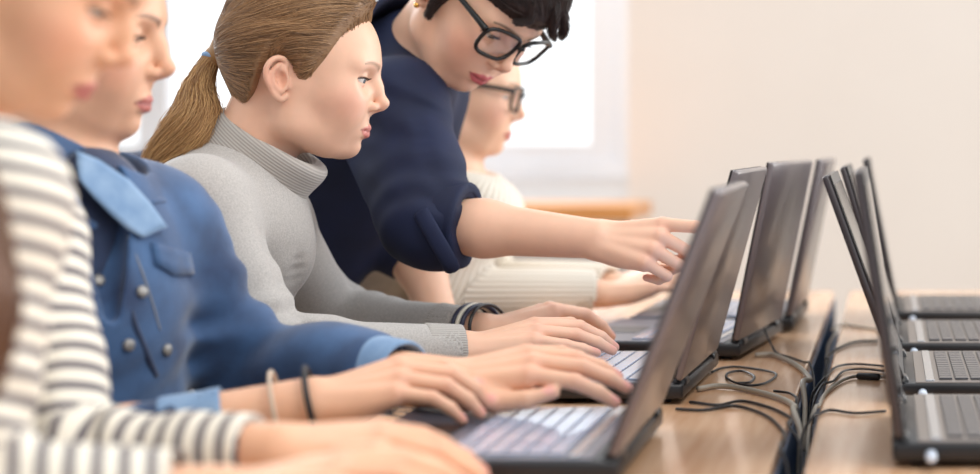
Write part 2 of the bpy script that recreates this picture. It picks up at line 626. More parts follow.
# cables
NC = 0
def cable(pts, r, mat, label):
    global NC
    NC += 1
    q = [T(p[0], p[1], 0.7408 + r) if len(p) == 2 else np.array([(p[0] - VX) * p[2] / F, p[2], ZC - (p[1] - VY) * p[2] / F]) for p in pts]
    i = next((i for i, p in enumerate(pts) if len(p) == 4), None)
    if i is not None:                                 # over the table's edge, then down into the gap
        left = q[i - 1][0] < -0.0935
        lane = (1 if not left else -1) * (-0.003 + 0.0027 * (NC * 2 % 5))
        q[i:] = [np.array([-0.0935 + lane, w[1], 0.722 - 0.045 * k]) for k, w in enumerate(q[i:])]
        ex = -0.1055 if left else -0.0815
        q.insert(i, np.array([ex, q[i - 1][1] * 0.45 + q[i][1] * 0.55, 0.7425 + r]))
    o = tube_obj('power_cable', q, r, mat, None, 8, n=8)
    return tag(o, label, 'cable', 'cables running into the gap between the tables')

def drop(Y, dz=-0.06):
    """A point inside the gap between the two tables, at depth Y."""
    z = 0.74 + dz
    return (VX - 0.0935 * F / Y, VY + (ZC - z) * F / Y, Y, 'gap')

cable([(698, 389), (718, 386), (745, 389), (780, 398), (794, 406), drop(2.12, -0.01), drop(2.08)], 0.0034, M_cable_grey, 'thick grey cable from the grey-sweatered woman\'s laptop curving into the table gap')
cable([(755, 355), (774, 355), (796, 365), (810, 379), drop(2.36, -0.008), drop(2.30)], 0.0034, M_cable_grey, 'thick grey cable from the unused left laptop curving into the table gap')
k = [(712, 372), (722, 368), (740, 367), (772, 372), (775, 377), (762, 384), (744, 385), (728, 379), (728, 373), (742, 371), (754, 376), (750, 382), (738, 383)]
cable(k, 0.0016, M_cable, 'thin black cable coiled in a loop beside the second laptop')
Yc = 2.78
cable([(764, 328, 2.82), (767, 336, 2.81), (772, 346, 2.78), (777, 353), (789, 357), (804, 362), drop(2.58, -0.004), drop(2.52)], 0.0016, M_cable, 'thin black cable arching down from the unused left laptop')
cable([(690, 402), (718, 405), (741, 401), (768, 407), (786, 415), (792, 421), drop(2.02, -0.006), drop(1.96)], 0.0019, M_cable, 'black cable from the second laptop running forward into the gap')
cable([(676, 409), (704, 410), (735, 406), (765, 415), (782, 430), (785, 440), drop(1.86, -0.006), drop(1.80)], 0.0019, M_cable, 'black cable lying nearest the camera on the left table')
cable([(774, 391), (789, 393), (797, 398), drop(2.20, -0.004), drop(2.15)], 0.0016, M_cable, 'short black cable end bending over the left table edge')
cable([(886, 411), (855, 413), (830, 410), (817, 415), drop(2.10, -0.004), drop(2.06)], 0.0016, M_cable, 'black cable on the right table, nearest the camera')
cable([(886, 377), (859, 376), (841, 381), (825, 394), (819, 406), drop(2.16, -0.004), drop(2.10)], 0.0022, M_cable_grey, 'grey cable with a dark ferrite bead on the right table')
cable([(884, 366), (855, 364), (836, 367), (826, 377), drop(2.42, -0.004), drop(2.36)], 0.0016, M_cable, 'black cable from the third right-hand laptop into the gap')
cable([(884, 371), (862, 369), (844, 371), (833, 381), drop(2.33, -0.004), drop(2.27)], 0.0015, M_cable, 'thin black cable just in front of another on the right table')
cable([(878, 341), (855, 342), (837, 349), (826, 358), drop(2.62, -0.004), drop(2.55)], 0.0019, M_cable, 'dark cable from the farthest right laptop into the gap')
cable([(880, 330), (860, 327), (842, 325), (832, 330), drop(3.02, -0.004), drop(2.95)], 0.0019, M_cable_grey, 'pale cable at the far end of the right table')
fb = [T(857, 376, 0.7447), T(880, 377, 0.7447)]
o = tube_obj('ferrite_bead', [fb[0], fb[0] + (fb[1] - fb[0]) * 0.06, fb[0] + (fb[1] - fb[0]) * 0.94, fb[1]], [0.003, 0.0044, 0.0044, 0.003], M_cable, None, 14, spline=False)
tag(o, 'dark ribbed ferrite bead on the grey cable, right table', 'ferrite bead')

# ------------------------------------------------------------------ people: shared builders
def rotx(a): c, s = math.cos(a), math.sin(a); return np.array([[1, 0, 0], [0, c, -s], [0, s, c]])
def roty(a): c, s = math.cos(a), math.sin(a); return np.array([[c, 0, s], [0, 1, 0], [-s, 0, c]])
def rotz(a): c, s = math.cos(a), math.sin(a); return np.array([[c, -s, 0], [s, c, 0], [0, 0, 1]])
def euler(yaw, pitch, roll=0):
    """yaw turns left, pitch bows the head, roll tips it to its right (degrees)."""
    return rotz(math.radians(yaw)) @ roty(math.radians(pitch)) @ rotx(math.radians(roll))

class Frame:
    """Origin, rotation and scale of a head or a hand."""
    def __init__(self, o, R, s=1.0):
        self.o, self.R, self.s = np.asarray(o, float), np.asarray(R, float), s
    def __call__(self, p):
        return self.o + self.R @ (np.asarray(p, float) * self.s)
    def inv(self, V):
        return ((V - self.o) @ self.R) / self.s
    def pts(self, A):
        return self.o + (np.asarray(A, float) * self.s) @ self.R.T

EYE = (0.0775, 0.0315, 0.0225)                  # eyeball centre in head units (metres), x forward, z up, origin between the ear canals
EYE_R = 0.0121

def sculpt_head(S, H, lid=0.35, smile=0.0, ears=True, cheek=1.0, lips=1.0):
    """Adds a head to sculpt S in frame H. lid: 0 wide open .. 1 closed."""
    s = H.s
    def cone(a, b, r1, r2=None, k=0.01, op='u', flat=None):
        if flat is not None:
            flat = (H.R @ np.asarray(flat[0], float), flat[1])
        S.cone(H(a), H(b), r1 * s, (r1 if r2 is None else r2) * s, k * s, op, flat)
    def ell(c, r, Rl=None, k=0.01, op='u'):
        S.ell(H(c), np.asarray(r) * s, H.R @ (np.eye(3) if Rl is None else Rl), k * s, op)
    ell((0.006, 0, 0.050), (0.094, 0.0725, 0.076), k=0)                       # cranium
    ell((0.040, 0, 0.000), (0.0585, 0.0600, 0.074), k=0.03)                   # face block
    ell((0.046, 0, -0.044), (0.044, 0.0465, 0.032), k=0.02)                    # jaw block
    for y in (-1, 1):
        cone((0.010, y * 0.0455, -0.045), (0.060, y * 0.022, -0.0645), 0.0115, 0.0115, 0.026)     # jaw line
        cone((0.006, y * 0.052, 0.0), (0.010, y * 0.0455, -0.045), 0.012, 0.012, 0.026)
        cone((0.0875, y * 0.012, 0.0395), (0.076, y * 0.043, 0.0400), 0.0098, 0.0085, 0.015)     # brow ridge
        ell((0.0625, y * 0.0400, -0.004), (0.024, 0.021, 0.021), k=0.022)                       # cheekbone
        ell((0.0690, y * 0.0300, -0.022), (0.020, 0.020, 0.024), k=0.020)                       # cheek
        ell((0.1005, y * 0.0340, 0.0215), (0.0185, 0.0190, 0.0125), rotz(-y * 0.45), 0.014, 's')    # eye socket
    # nose
    ell((0.1085, 0, 0.0330), (0.0066, 0.022, 0.0085), None, 0.010, 's')
    cone((0.0920, 0, 0.036), (0.1015, 0, 0.016), 0.0078, 0.0070, 0.012, flat=((0, 1, 0), 0.80))
    cone((0.1015, 0, 0.016), (0.1118, 0, -0.0010), 0.0068, 0.0070, 0.008)
    ell((0.1130, 0, -0.0020), (0.0078, 0.0076, 0.0070), k=0.005)
    for y in (-1, 1):
        ell((0.1010, y * 0.0105, -0.0090), (0.0090, 0.0052, 0.0062), rotz(-y * 0.35), 0.0045)
    cone((0.1110, 0, -0.0075), (0.0985, 0, -0.0155), 0.0046, 0.0050, 0.006)
    for y in (-1, 1):
        ell((0.1055, y * 0.0066, -0.0150), (0.0056, 0.0030, 0.0044), rotz(-y * 0.35), 0.002, 's')
    # mouth
    ell((0.0790, 0, -0.038), (0.0205, 0.0262, 0.0235), k=0.012)
    u = smile * 0.005
    cx = 0.0858 - smile * 0.003
    cy = 0.0235 + smile * 0.003
    zs = -0.0400
    for y in (-1, 1):
        cone((0.1000, 0, -0.0358), (0.0966, y * 0.0105, -0.0363), 0.0042, 0.0043, 0.003)
        cone((0.0966, y * 0.0105, -0.0363), (cx, y * cy, zs - 0.0005 + u), 0.0044, 0.0020, 0.003)
        cone((0.0982, 0, -0.0453), (0.0946, y * 0.0110, -0.0447), 0.0057, 0.0053, 0.003)
        cone((0.0946, y * 0.0110, -0.0447), (cx, y * cy, zs - 0.0010 + u), 0.0048, 0.0020, 0.003)
    for y in (-1, 1):                                                           # the line between the lips
        cone((0.1050, 0, zs), (0.1008, y * 0.011, zs + 0.0002), 0.0007, 0.0007, 0.0015, 's')
        cone((0.1008, y * 0.011, zs + 0.0002), (cx + 0.0025, y * (cy + 0.001), zs + u), 0.0007, 0.0009, 0.0015, 's')
    cone((0.1065, 0, -0.020), (0.1062, 0, -0.031), 0.0018, 0.0018, 0.004, 's')  # philtrum
    ell((0.1010, 0, -0.0568), (0.0075, 0.014, 0.0040), None, 0.010, 's')        # hollow above the chin
    ell((0.0770, 0, -0.0650), (0.0172, 0.0170, 0.0138), k=0.014)                # chin
    # eyelids: a shell round each eyeball with an almond opening
    for y in (-1, 1):
        c = np.array([EYE[0], y * EYE[1], EYE[2]])
        ell(c, (EYE_R + 0.0016,) * 3, None, 0.0045)
        zo = 0.0016 - 0.004 * lid
        op = (0.0088 - 0.0068 * lid) / 2
        Rl = rotz(y * 0.42)
        d = Rl @ np.array([0.0125, 0, 0])
        ell(c + d + np.array([0, 0, zo - 0.0010]), (0.0090, 0.0138, max(op, 0.0012)), Rl, 0.0012, 's')
    if ears:
        for y in (-1, 1):
            e = lambda p: (0.0 + (p[0] - 0.0) * 0.84, y * (0.0665 + (p[1] - 0.0665) * 0.84), 0.001 + p[2] * 0.84)
            Re = rotz(y * 0.40) @ roty(-0.22)
            ell(e((-0.0135, 0.0715, 0.006)), (0.0143, 0.0055, 0.0231), Re, 0.004)
            rim = [(-0.0010, .0660, .012), (-0.0030, .0700, .0260), (-0.0110, .0765, .0345), (-0.0220, .0820, .0325), (-0.0300, .0855, .0200), (-0.0290, .0840, .0040), (-0.0200, .0785, -.0110), (-0.0110, .0735, -.0215), (-0.0040, .0690, -.0235), (-0.0005, .0665, -.0170)]
            rr = [.0022, .0030, .0034, .0036, .0036, .0034, .0034, .0048, .0046, .0036]
            q = catmull(rim, 4)
            rq = np.interp(np.linspace(0, len(rim) - 1, len(q)), np.arange(len(rim)), rr)
            for i in range(len(q) - 1):
                cone(e(q[i]), e(q[i + 1]), rq[i] * 0.84, rq[i + 1] * 0.84, 0.0022)
            ah = catmull([(-0.0150, .0770, .0255), (-0.0220, .0795, .0130), (-0.0190, .0785, -.0010), (-0.0110, .0750, -.0105)], 4)
            ell(e((-0.0080, 0.0785, 0.0030)), (0.0070, 0.0055, 0.0105), Re, 0.004, 's')
            for i in range(len(ah) - 1):
                cone(e(ah[i]), e(ah[i + 1]), 0.0024, 0.0024, 0.003)
            cone(e((-0.0010, .0690, .0040)), e((0.0005, .0690, -.0040)), 0.0034, 0.0036, 0.004)      # tragus

def blend(C, w, col):
    w = np.clip(w, 0, 1)[:, None]
    return C * (1 - w) + np.array(col[:3]) * w

def head_colors(V, C, H, lip=srgb(196, 104, 100), blush=srgb(226, 142, 124), brow=srgb(120, 86, 62), lash=srgb(52, 38, 32), brow_w=1.0, blush_w=0.5, lid=0.35, smile=0.0):
    """Lip colour, brows, lash line and the pinker skin of cheeks, nose and ears, by place on the face."""
    p = H.inv(V)
    x, y, z = p[:, 0], np.abs(p[:, 1]), p[:, 2]
    near = (x > -0.05) & (x < 0.135) & (np.abs(p[:, 1]) < 0.10) & (z > -0.10) & (z < 0.14)
    g = lambda cx, cy, cz, r: np.exp(-(((x - cx) / r) ** 2 + ((y - cy) / r) ** 2 + ((z - cz) / r) ** 2)) * near
    C = blend(C, blush_w * g(0.070, 0.046, -0.008, 0.022), blush)
    C = blend(C, 0.35 * blush_w * g(0.116, 0, -0.006, 0.012), blush)
    C = blend(C, 0.6 * blush_w * g(-0.016, 0.084, 0.006, 0.022), blush)
    # lips
    t = np.clip(y / (0.0240 + smile * 0.003), 0, 1.3)
    up = 0.0078 * (1 - t ** 2.2) + 0.0012 * np.exp(-((t - 0.3) / 0.2) ** 2)
    lo = 0.0098 * (1 - t ** 2.6)
    zc = -0.0402 + smile * 0.005 * t ** 2
    front = near & (x > 0.078) & (x < 0.118) & (z > -0.056) & (z < -0.026) & (t < 1.05)
    wl = np.where(z > zc, np.clip((zc + up - z) / 0.0018 + 0.5, 0, 1), np.clip((z - zc + lo) / 0.0018 + 0.5, 0, 1)) * front
    C = blend(C, 0.85 * wl, lip)
    C = blend(C, 0.6 * np.exp(-((z - zc) / 0.0011) ** 2) * front, np.array(lip[:3]) * 0.35)
    # brows
    yb = np.clip((y - 0.012) / 0.036, -0.2, 1.2)
    zb = 0.0395 + 0.0075 * np.sin(np.clip(yb, 0, 1) * 2.2) - 0.003 * yb
    hb = 0.0036 * np.clip(1.15 - 0.75 * yb, 0, 1.2)
    wb = np.clip(1.3 - np.abs(z - zb) / np.maximum(hb, 1e-4), 0, 1) * ((yb > -0.05) & (yb < 1.05)) * near * (x > 0.05)
    C = blend(C, 0.75 * brow_w * wb, brow)
    # lash line along the rim of the upper lid, and the lid crease
    for sgn in (-1, 1):
        c = np.array([EYE[0], sgn * EYE[1], EYE[2]])
        q = (p - c) @ rotz(sgn * 0.42)
        zo = 0.0016 - 0.004 * lid - 0.001
        op = (0.0088 - 0.0068 * lid) / 2
        r = np.sqrt((q[:, 1] / 0.0138) ** 2 + ((q[:, 2] - zo) / max(op, 0.0012)) ** 2)
        rim = np.exp(-((r - 1.05) / 0.28) ** 2) * (q[:, 2] > zo - 0.1 * op) * (q[:, 0] > 0) * (np.abs(q[:, 1]) < 0.016)
        C = blend(C, 0.9 * rim * near, lash)
        rim2 = np.exp(-((r - 1.05) / 0.25) ** 2) * (q[:, 2] <= zo) * (q[:, 0] > 0) * (np.abs(q[:, 1]) < 0.016)
        C = blend(C, 0.35 * rim2 * near, lash)
    return C

M_eye = new_mat('eyeball', (0.85, 0.83, 0.80, 1), 0.12)
def _eye_nodes():
    m = M_eye
    tc = N(m, 'ShaderNodeTexCoord')
    sx = N(m, 'ShaderNodeSeparateXYZ')
    L(m, tc.outputs['Object'], sx.inputs[0])
    rp = N(m, 'ShaderNodeValToRGB')
    mr = N(m, 'ShaderNodeMapRange')
    mr.inputs['From Min'].default_value = 0.0
    mr.inputs['From Max'].default_value = EYE_R
    L(m, sx.outputs['X'], mr.inputs['Value'])
    L(m, mr.outputs['Result'], rp.inputs['Fac'])
    e = rp.color_ramp.elements
    e[0].position, e[0].color = 0.80, srgb(232, 226, 220)
    e[1].position, e[1].color = 0.985, (0.004, 0.004, 0.004, 1)
    for pos, col in ((0.845, srgb(226, 218, 212)), (0.86, srgb(46, 52, 60)), (0.93, srgb(96, 108, 116)), (0.965, srgb(70, 74, 76))):
        k = e.new(pos)
        k.color = col
    L(m, rp.outputs['Color'], bsdf(m).inputs['Base Color'])
_eye_nodes()

def add_eyes(H, parent, look=(1, 0, -0.25)):
    for y in (-1, 1):
        bm = bmesh.new()
        bmesh.ops.create_uvsphere(bm, u_segments=32, v_segments=20, radius=EYE_R * H.s)
        o = from_bm('eye', bm, M_eye, parent)
        d = H.R @ (np.asarray(look, float) + np.array([0, -y * 0.02, 0]))
        q = Vector(d).to_track_quat('X', 'Z')
        o.matrix_world = Matrix.Translation(Vector(H((EYE[0], y * EYE[1], EYE[2])))) @ q.to_matrix().to_4x4()

# hands -------------------------------------------------------------
KN = {'index': (0.0860, 0.0250, 0.0030), 'middle': (0.0885, 0.0045, 0.0050), 'ring': (0.0840, -0.0150, 0.0030), 'pinky': (0.0760, -0.0325, -0.0020)}
LEN = {'index': (0.0430, 0.0250, 0.0200), 'middle': (0.0470, 0.0290, 0.0210), 'ring': (0.0430, 0.0270, 0.0205), 'pinky': (0.0340, 0.0200, 0.0180)}
RAD = {'index': (0.0092, 0.0082, 0.0074, 0.0058), 'middle': (0.0094, 0.0083, 0.0075, 0.0059), 'ring': (0.0090, 0.0079, 0.0071, 0.0056), 'pinky': (0.0080, 0.0069, 0.0062, 0.0049)}

class Hand:
    """Local frame: wrist at the origin, x towards the fingers, z out of the back of the hand, y towards the thumb."""
    def __init__(self, wrist, along, back, right, s=1.0, curl=None, spread=None, thumb=None):
        x = np.asarray(along, float)
        x = x / np.linalg.norm(x)
        z = np.asarray(back, float)
        z = z - x * (z @ x)
        z /= np.linalg.norm(z)
        y = np.cross(z, x)                       # to the left of the pointing direction
        self.m = 1 if right else -1              # right hand, palm down: the thumb is on the left
        self.F = Frame(wrist, np.stack([x, y, z], 1), s)
        self.curl = {'index': (20, 30, 15), 'middle': (22, 32, 18), 'ring': (22, 34, 18), 'pinky': (18, 30, 16)}
        self.curl.update(curl or {})
        self.spread = {'index': 5, 'middle': 0, 'ring': -5, 'pinky': -11}
        self.spread.update(spread or {})
        self.thumb = thumb or [(0.018, 0.020, -0.010), (0.048, 0.044, -0.018), (0.076, 0.054, -0.020), (0.100, 0.056, -0.020)]
        self.nails = []

    def loc(self, p):
        return self.F((p[0], p[1] * self.m, p[2]))

    def finger_points(self, n):
        k = np.array(KN[n])
        out = [k]
        a = 0.0
        sp = math.radians(self.spread[n])
        for i in range(3):
            a += math.radians(self.curl[n][i])
            d = np.array([math.cos(a) * math.cos(sp), math.sin(sp) * math.cos(a), -math.sin(a)])
            out.append(out[-1] + d * LEN[n][i])
        up = np.array([math.sin(a), 0, math.cos(a)])
        return out, d, up

    def sculpt(self, S):
        s = self.F.s
        f = (self.F.R[:, 2], 0.72)
        for n in KN:
            k = np.array(KN[n])
            S.cone(self.loc((0.004, k[1] * 0.42, -0.002)), self.loc(k + (-0.004, 0, -0.004)), 0.0150 * s, (RAD[n][0] + 0.0022) * s, 0.012 * s, flat=(self.F.R[:, 2], 0.85))
            S.cone(self.loc((0.012, k[1] * 0.50, 0.007)), self.loc(k + (-0.002, 0, 0.002)), 0.004 * s, 0.0062 * s, 0.008 * s)
        S.ell(self.loc((0.045, -0.016, -0.012)), np.array((0.036, 0.017, 0.012)) * s, self.F.R, 0.012 * s)      # heel of the palm
        S.chain([self.loc(p) for p in self.thumb[:2]], [0.0145 * s, 0.0105 * s], 0.012 * s)
        S.chain([self.loc(p) for p in self.thumb[1:]], [0.0105 * s, 0.0090 * s, 0.0066 * s], 0.003 * s)
        td = np.array(self.thumb[3]) - np.array(self.thumb[2])
        self.nails.append((self.loc(np.array(self.thumb[3]) - td * 0.12 + np.array((0, 0.002, 0.0055))), 0.0055 * s))
        for n in KN:
            p, d, up = self.finger_points(n)
            q = [self.loc(v) for v in p]
            S.cone(q[0], q[1], RAD[n][0] * s, RAD[n][1] * s, 0.004 * s)
            S.cone(q[1], q[2], RAD[n][1] * s, RAD[n][2] * s, 0.0025 * s)
            S.cone(q[2], q[3], RAD[n][2] * s, RAD[n][3] * s, 0.0025 * s)
            self.nails.append((self.loc(p[3] - d * 0.002 + up * RAD[n][3]), 0.0052 * s))
        return self

    def color(self, V, C, nail=srgb(228, 160, 150), pink=srgb(222, 140, 122), w=0.75):
        for c, r in self.nails:
            dd = np.linalg.norm(V - c, axis=1)
            C = blend(C, w * np.clip(1.6 - dd / r, 0, 1), nail)
        for n in KN:                                                       # pinker knuckles and fingertips
            p, d, up = self.finger_points(n)
            for j, rr, ww in ((0, 0.011, 0.30), (1, 0.009, 0.25), (3, 0.012, 0.35)):
                C = blend(C, ww * np.exp(-(np.linalg.norm(V - self.loc(p[j]), axis=1) / (rr * self.F.s)) ** 2), pink)
        return C

# skin ----------------------------------------------------------------
def skin_material(name, rough=0.48):
    m = new_mat(name, (0.7, 0.45, 0.35, 1), rough)
    b = bsdf(m)
    at = N(m, 'ShaderNodeAttribute')
    at.attribute_name = 'pigment'
    tc = N(m, 'ShaderNodeTexCoord')
    n1 = N(m, 'ShaderNodeTexNoise')
    n1.inputs['Scale'].default_value = 55
    n1.inputs['Detail'].default_value = 5
    L(m, tc.outputs['Object'], n1.inputs['Vector'])
    mr = N(m, 'ShaderNodeMapRange')
    mr.inputs['To Min'].default_value = 0.93
    mr.inputs['To Max'].default_value = 1.07
    L(m, n1.outputs['Fac'], mr.inputs['Value'])
    vm = N(m, 'ShaderNodeVectorMath', operation='MULTIPLY')
    L(m, at.outputs['Color'], vm.inputs[0])
    L(m, mr.outputs['Result'], vm.inputs[1])
    L(m, vm.outputs[0], b.inputs['Base Color'])
    b.inputs['Subsurface Weight'].default_value = 0.12
    b.inputs['Subsurface Radius'].default_value = (1.0, 0.35, 0.2)
    b.inputs['Subsurface Scale'].default_value = 0.006
    n2 = N(m, 'ShaderNodeTexNoise')
    n2.inputs['Scale'].default_value = 900
    n2.inputs['Detail'].default_value = 2
    L(m, tc.outputs['Object'], n2.inputs['Vector'])
    add_bump(m, n2.outputs['Fac'], 0.12, 0.0006)
    return m
M_skin = skin_material('skin')

# ------------------------------------------------------------------ cloth and hair materials
def cloth_mat(name, c1, c2, scale=40, rough=0.85, bump=0.3, bscale=700, dist=0.001, sheen=0.25):
    m = new_mat(name, c1, rough)
    noise_mix(m, c1, c2, scale, 8, lo=0.3, hi=0.7)
    tc = N(m, 'ShaderNodeTexCoord')
    n2 = N(m, 'ShaderNodeTexNoise')
    n2.inputs['Scale'].default_value = bscale
    L(m, tc.outputs['Object'], n2.inputs['Vector'])
    add_bump(m, n2.outputs['Fac'], bump, dist)
    bsdf(m).inputs['Sheen Weight'].default_value = sheen
    return m

def stripe_node(m, attr, period, width, phase=0.0, soft=0.08):
    """0..1 mask that repeats every period metres of the attribute."""
    at = N(m, 'ShaderNodeAttribute')
    at.attribute_name = attr
    a = N(m, 'ShaderNodeMath', operation='MULTIPLY_ADD')
    a.inputs[1].default_value = 1 / period
    a.inputs[2].default_value = phase + 100
    L(m, at.outputs['Fac'], a.inputs[0])
    f = N(m, 'ShaderNodeMath', operation='PINGPONG')
    f.inputs[1].default_value = 0.5
    L(m, a.outputs[0], f.inputs[0])
    r = N(m, 'ShaderNodeMapRange')
    r.inputs['From Min'].default_value = width / 2 - soft / 2
    r.inputs['From Max'].default_value = width / 2 + soft / 2
    r.inputs['To Min'].default_value = 1
    r.inputs['To Max'].default_value = 0
    L(m, f.outputs[0], r.inputs['Value'])
    return r.outputs['Result']

def rib_mat(name, c1, c2, period, strength=0.6, dist=0.002, attr='rib'):
    m = new_mat(name, c1, 0.88)
    s = stripe_node(m, attr, period, 0.5, soft=0.6)
    mx = N(m, 'ShaderNodeMix', data_type='RGBA')
    mx.inputs[6].default_value = c1
    mx.inputs[7].default_value = c2
    L(m, s, mx.inputs[0])
    L(m, mx.outputs[2], bsdf(m).inputs['Base Color'])
    iv = N(m, 'ShaderNodeMath', operation='SUBTRACT')
    iv.inputs[0].default_value = 1
    L(m, s, iv.inputs[1])
    add_bump(m, iv.outputs[0], strength, dist)
    bsdf(m).inputs['Sheen Weight'].default_value = 0.25
    return m

M_grey = cloth_mat('grey_knit', srgb(190, 186, 181), srgb(162, 158, 154), 520)
M_greyrib = rib_mat('grey_rib_knit', srgb(192, 188, 182), srgb(150, 144, 138), 0.0036, 0.5, 0.0012)
M_denim = cloth_mat('blue_denim', srgb(62, 98, 142), srgb(26, 50, 86), 15, 0.8, 0.35, 900)
M_denimlight = cloth_mat('faded_denim', srgb(140, 168, 198), srgb(104, 138, 176), 30, 0.8, 0.3, 900)
M_darkdenim = cloth_mat('dark_denim', srgb(40, 58, 92), srgb(26, 40, 68), 30, 0.8, 0.3, 900)
M_navy = cloth_mat('navy_cotton', srgb(17, 30, 66), srgb(12, 22, 50), 12, 0.8, 0.15, 900, sheen=0.0)
M_cream = rib_mat('cream_rib_knit', srgb(250, 243, 230), srgb(226, 213, 192), 0.011, 0.7, 0.004)
M_creamtop = cloth_mat('cream_top', srgb(240, 232, 220), srgb(226, 216, 202), 30)
M_beige = cloth_mat('beige_knit', srgb(206, 188, 166), srgb(186, 168, 146), 30)
M_trouser = cloth_mat('trouser_cotton', srgb(48, 50, 60), srgb(36, 38, 48), 20)
M_shoe = new_mat('shoe_leather', srgb(40, 34, 32), 0.4)
M_stripe = new_mat('striped_jersey', srgb(236, 234, 232), 0.85)
_s = stripe_node(M_stripe, 'along', 0.0180, 0.40, soft=0.12)
_mx = N(M_stripe, 'ShaderNodeMix', data_type='RGBA')
_mx.inputs[6].default_value = srgb(236, 230, 216)
_mx.inputs[7].default_value = srgb(98, 92, 100)
L(M_stripe, _s, _mx.inputs[0])
L(M_stripe, _mx.outputs[2], bsdf(M_stripe).inputs['Base Color'])

def hair_mat(name, c1, c2, rough=0.34, strands=False):
    m = new_mat(name, c1, rough)
    b = bsdf(m)
    if strands:
        hi = N(m, 'ShaderNodeHairInfo')
        rp = N(m, 'ShaderNodeValToRGB')
        rp.color_ramp.elements[0].color = c1
        rp.color_ramp.elements[1].color = c2
        L(m, hi.outputs['Random'], rp.inputs['Fac'])
        L(m, rp.outputs['Color'], b.inputs['Base Color'])
    else:
        b.inputs['Base Color'].default_value = tuple((np.array(c1) * 0.6 + np.array(c2) * 0.4))
        b.inputs['Roughness'].default_value = 0.55
    return m

def curves_obj(name, lines, r0, mat, parent, tip=0.35):
    """Hair as real curves: lines is (n, k, 3)."""
    lines = np.asarray(lines, np.float32)
    n, k = lines.shape[:2]
    hc = bpy.data.hair_curves.new(name)
    hc.add_curves([k] * n)
    hc.attributes['position'].data.foreach_set('vector', lines.reshape(-1))
    if 'radius' not in hc.attributes:
        hc.attributes.new('radius', 'FLOAT', 'POINT')
    w = r0 * (1 - (1 - tip) * np.linspace(0, 1, k) ** 2)
    hc.attributes['radius'].data.foreach_set('value', np.tile(w, n).astype(np.float32))
    hc.materials.append(mat)
    return link(bpy.data.objects.new(name, hc), parent)

# the scalp cap: the head's own surface grown outwards behind a hairline
def cap_func(H, hairline, thick, ramp=0.4, extra=None):
    hx, hz = np.array(hairline).T
    def f(x, y, z):
        q = np.stack(np.broadcast_arrays(x - H.o[0], y - H.o[1], z - H.o[2]), -1) @ H.R / H.s
        u, v, w = q[..., 0], q[..., 1], q[..., 2]
        def el(c, r):
            a = [(u - c[0]) / r[0], v / r[1], (w - c[2]) / r[2]]
            k0 = np.sqrt(a[0] ** 2 + a[1] ** 2 + a[2] ** 2)
            k1 = np.sqrt((a[0] / r[0]) ** 2 + (a[1] / r[1]) ** 2 + (a[2] / r[2]) ** 2) + 1e-9
            return k0 * (k0 - 1) / k1
        d1, d2 = el((0.006, 0, 0.050), (0.094, 0.0725, 0.076)), el((0.020, 0, 0.000), (0.070, 0.0600, 0.074))
        g = np.maximum(0.03 - np.abs(d1 - d2), 0) / 0.03
        d = np.minimum(d1, d2) - g * g * 0.0075
        e = w - np.interp(u, hx, hz)
        t = np.clip(e * ramp + 0.0028, -0.004, thick)
        if extra is not None:
            t = t + extra(u, v, w, e)
        return np.maximum((d - t), -(e + 0.003) * 0.7) * H.s
    return f

def hair_cap(name, H, hairline, thick, mat, parent, h=0.003, ramp=0.4, extra=None, groove=None):
    f = cap_func(H, hairline, thick, ramp, extra)
    S = Sculpt(h)
    c = H((0.0, 0, 0.04))
    S.func(f, c - 0.17 * H.s, c + 0.17 * H.s, k=0)
    o = S.build(name, mat, parent)
    return o, f

def project(f, p, off=0.0, it=4):
    e = 0.0015
    for _ in range(it):
        d = f(p[:, 0], p[:, 1], p[:, 2]) - off
        g = np.stack([f(p[:, 0] + (e if i == 0 else 0), p[:, 1] + (e if i == 1 else 0), p[:, 2] + (e if i == 2 else 0)) - d - off for i in range(3)], 1)
        g /= np.linalg.norm(g, axis=1)[:, None] + 1e-9
        p = p - np.clip(d, -0.02, 0.02)[:, None] * g
    return p

def comb(f, roots, target, k, rng, off=0.001, jit=0.002, stop=0.0):
    """Strands that run over surface f from each root to the target point."""
    n = len(roots)
    off = off + rng.uniform(-0.0006, 0.0012, n)
    p = project(f, roots, off)
    D = np.linalg.norm(target - p, axis=1)
    step = (D * 1.12 / (k - 1))[:, None]
    out = [p]
    tj = target + rng.normal(size=(n, 3)) * 0.006
    for i in range(k - 1):
        d = tj - p
        dist = np.linalg.norm(d, axis=1)[:, None]
        p = p + d / (dist + 1e-9) * np.minimum(step, dist)
        p = project(f, p, off, 2)
        out.append(p)
    A = np.stack(out, 1)
    ph = rng.uniform(0, 6.28, (n, 1, 3))
    A += jit * 0.4 * np.sin(np.linspace(0, 1, k)[None, :, None] * rng.uniform(3, 8, (n, 1, 1)) + ph)
    return A

def lock(center, radii, n, k, rng, flat=None, wave=0.004):
    """Strands that follow a thick lock given by centre points and radii."""
    c = catmull(center, 6)
    m = len(c)
    r = np.interp(np.linspace(0, len(radii) - 1, m), np.arange(len(radii)), radii)
    t = np.linspace(0, m - 1, k)
    c = np.stack([np.interp(t, np.arange(m), c[:, i]) for i in range(3)], 1)
    r = np.interp(t, np.arange(m), r)
    off = rng.normal(size=(n, 3))
    off /= np.linalg.norm(off, axis=1)[:, None]
    off *= rng.uniform(0.55, 1.06, (n, 1))
    if flat is not None:
        d = np.asarray(flat[0], float)
        off = off - np.outer(off @ d, d) * (1 - flat[1])
    A = c[None] + off[:, None, :] * r[None, :, None]
    s = np.linspace(0, 1, k)[None, :, None]
    clump = np.floor(rng.uniform(0, 14, n))
    A += wave * s * np.sin(7 * s + clump[:, None, None] * 1.7 + np.array([0, 1.3, 2.6])) + 0.0012 * np.sin(15 * s + rng.uniform(0, 6.28, (n, 1, 3)))
    return A

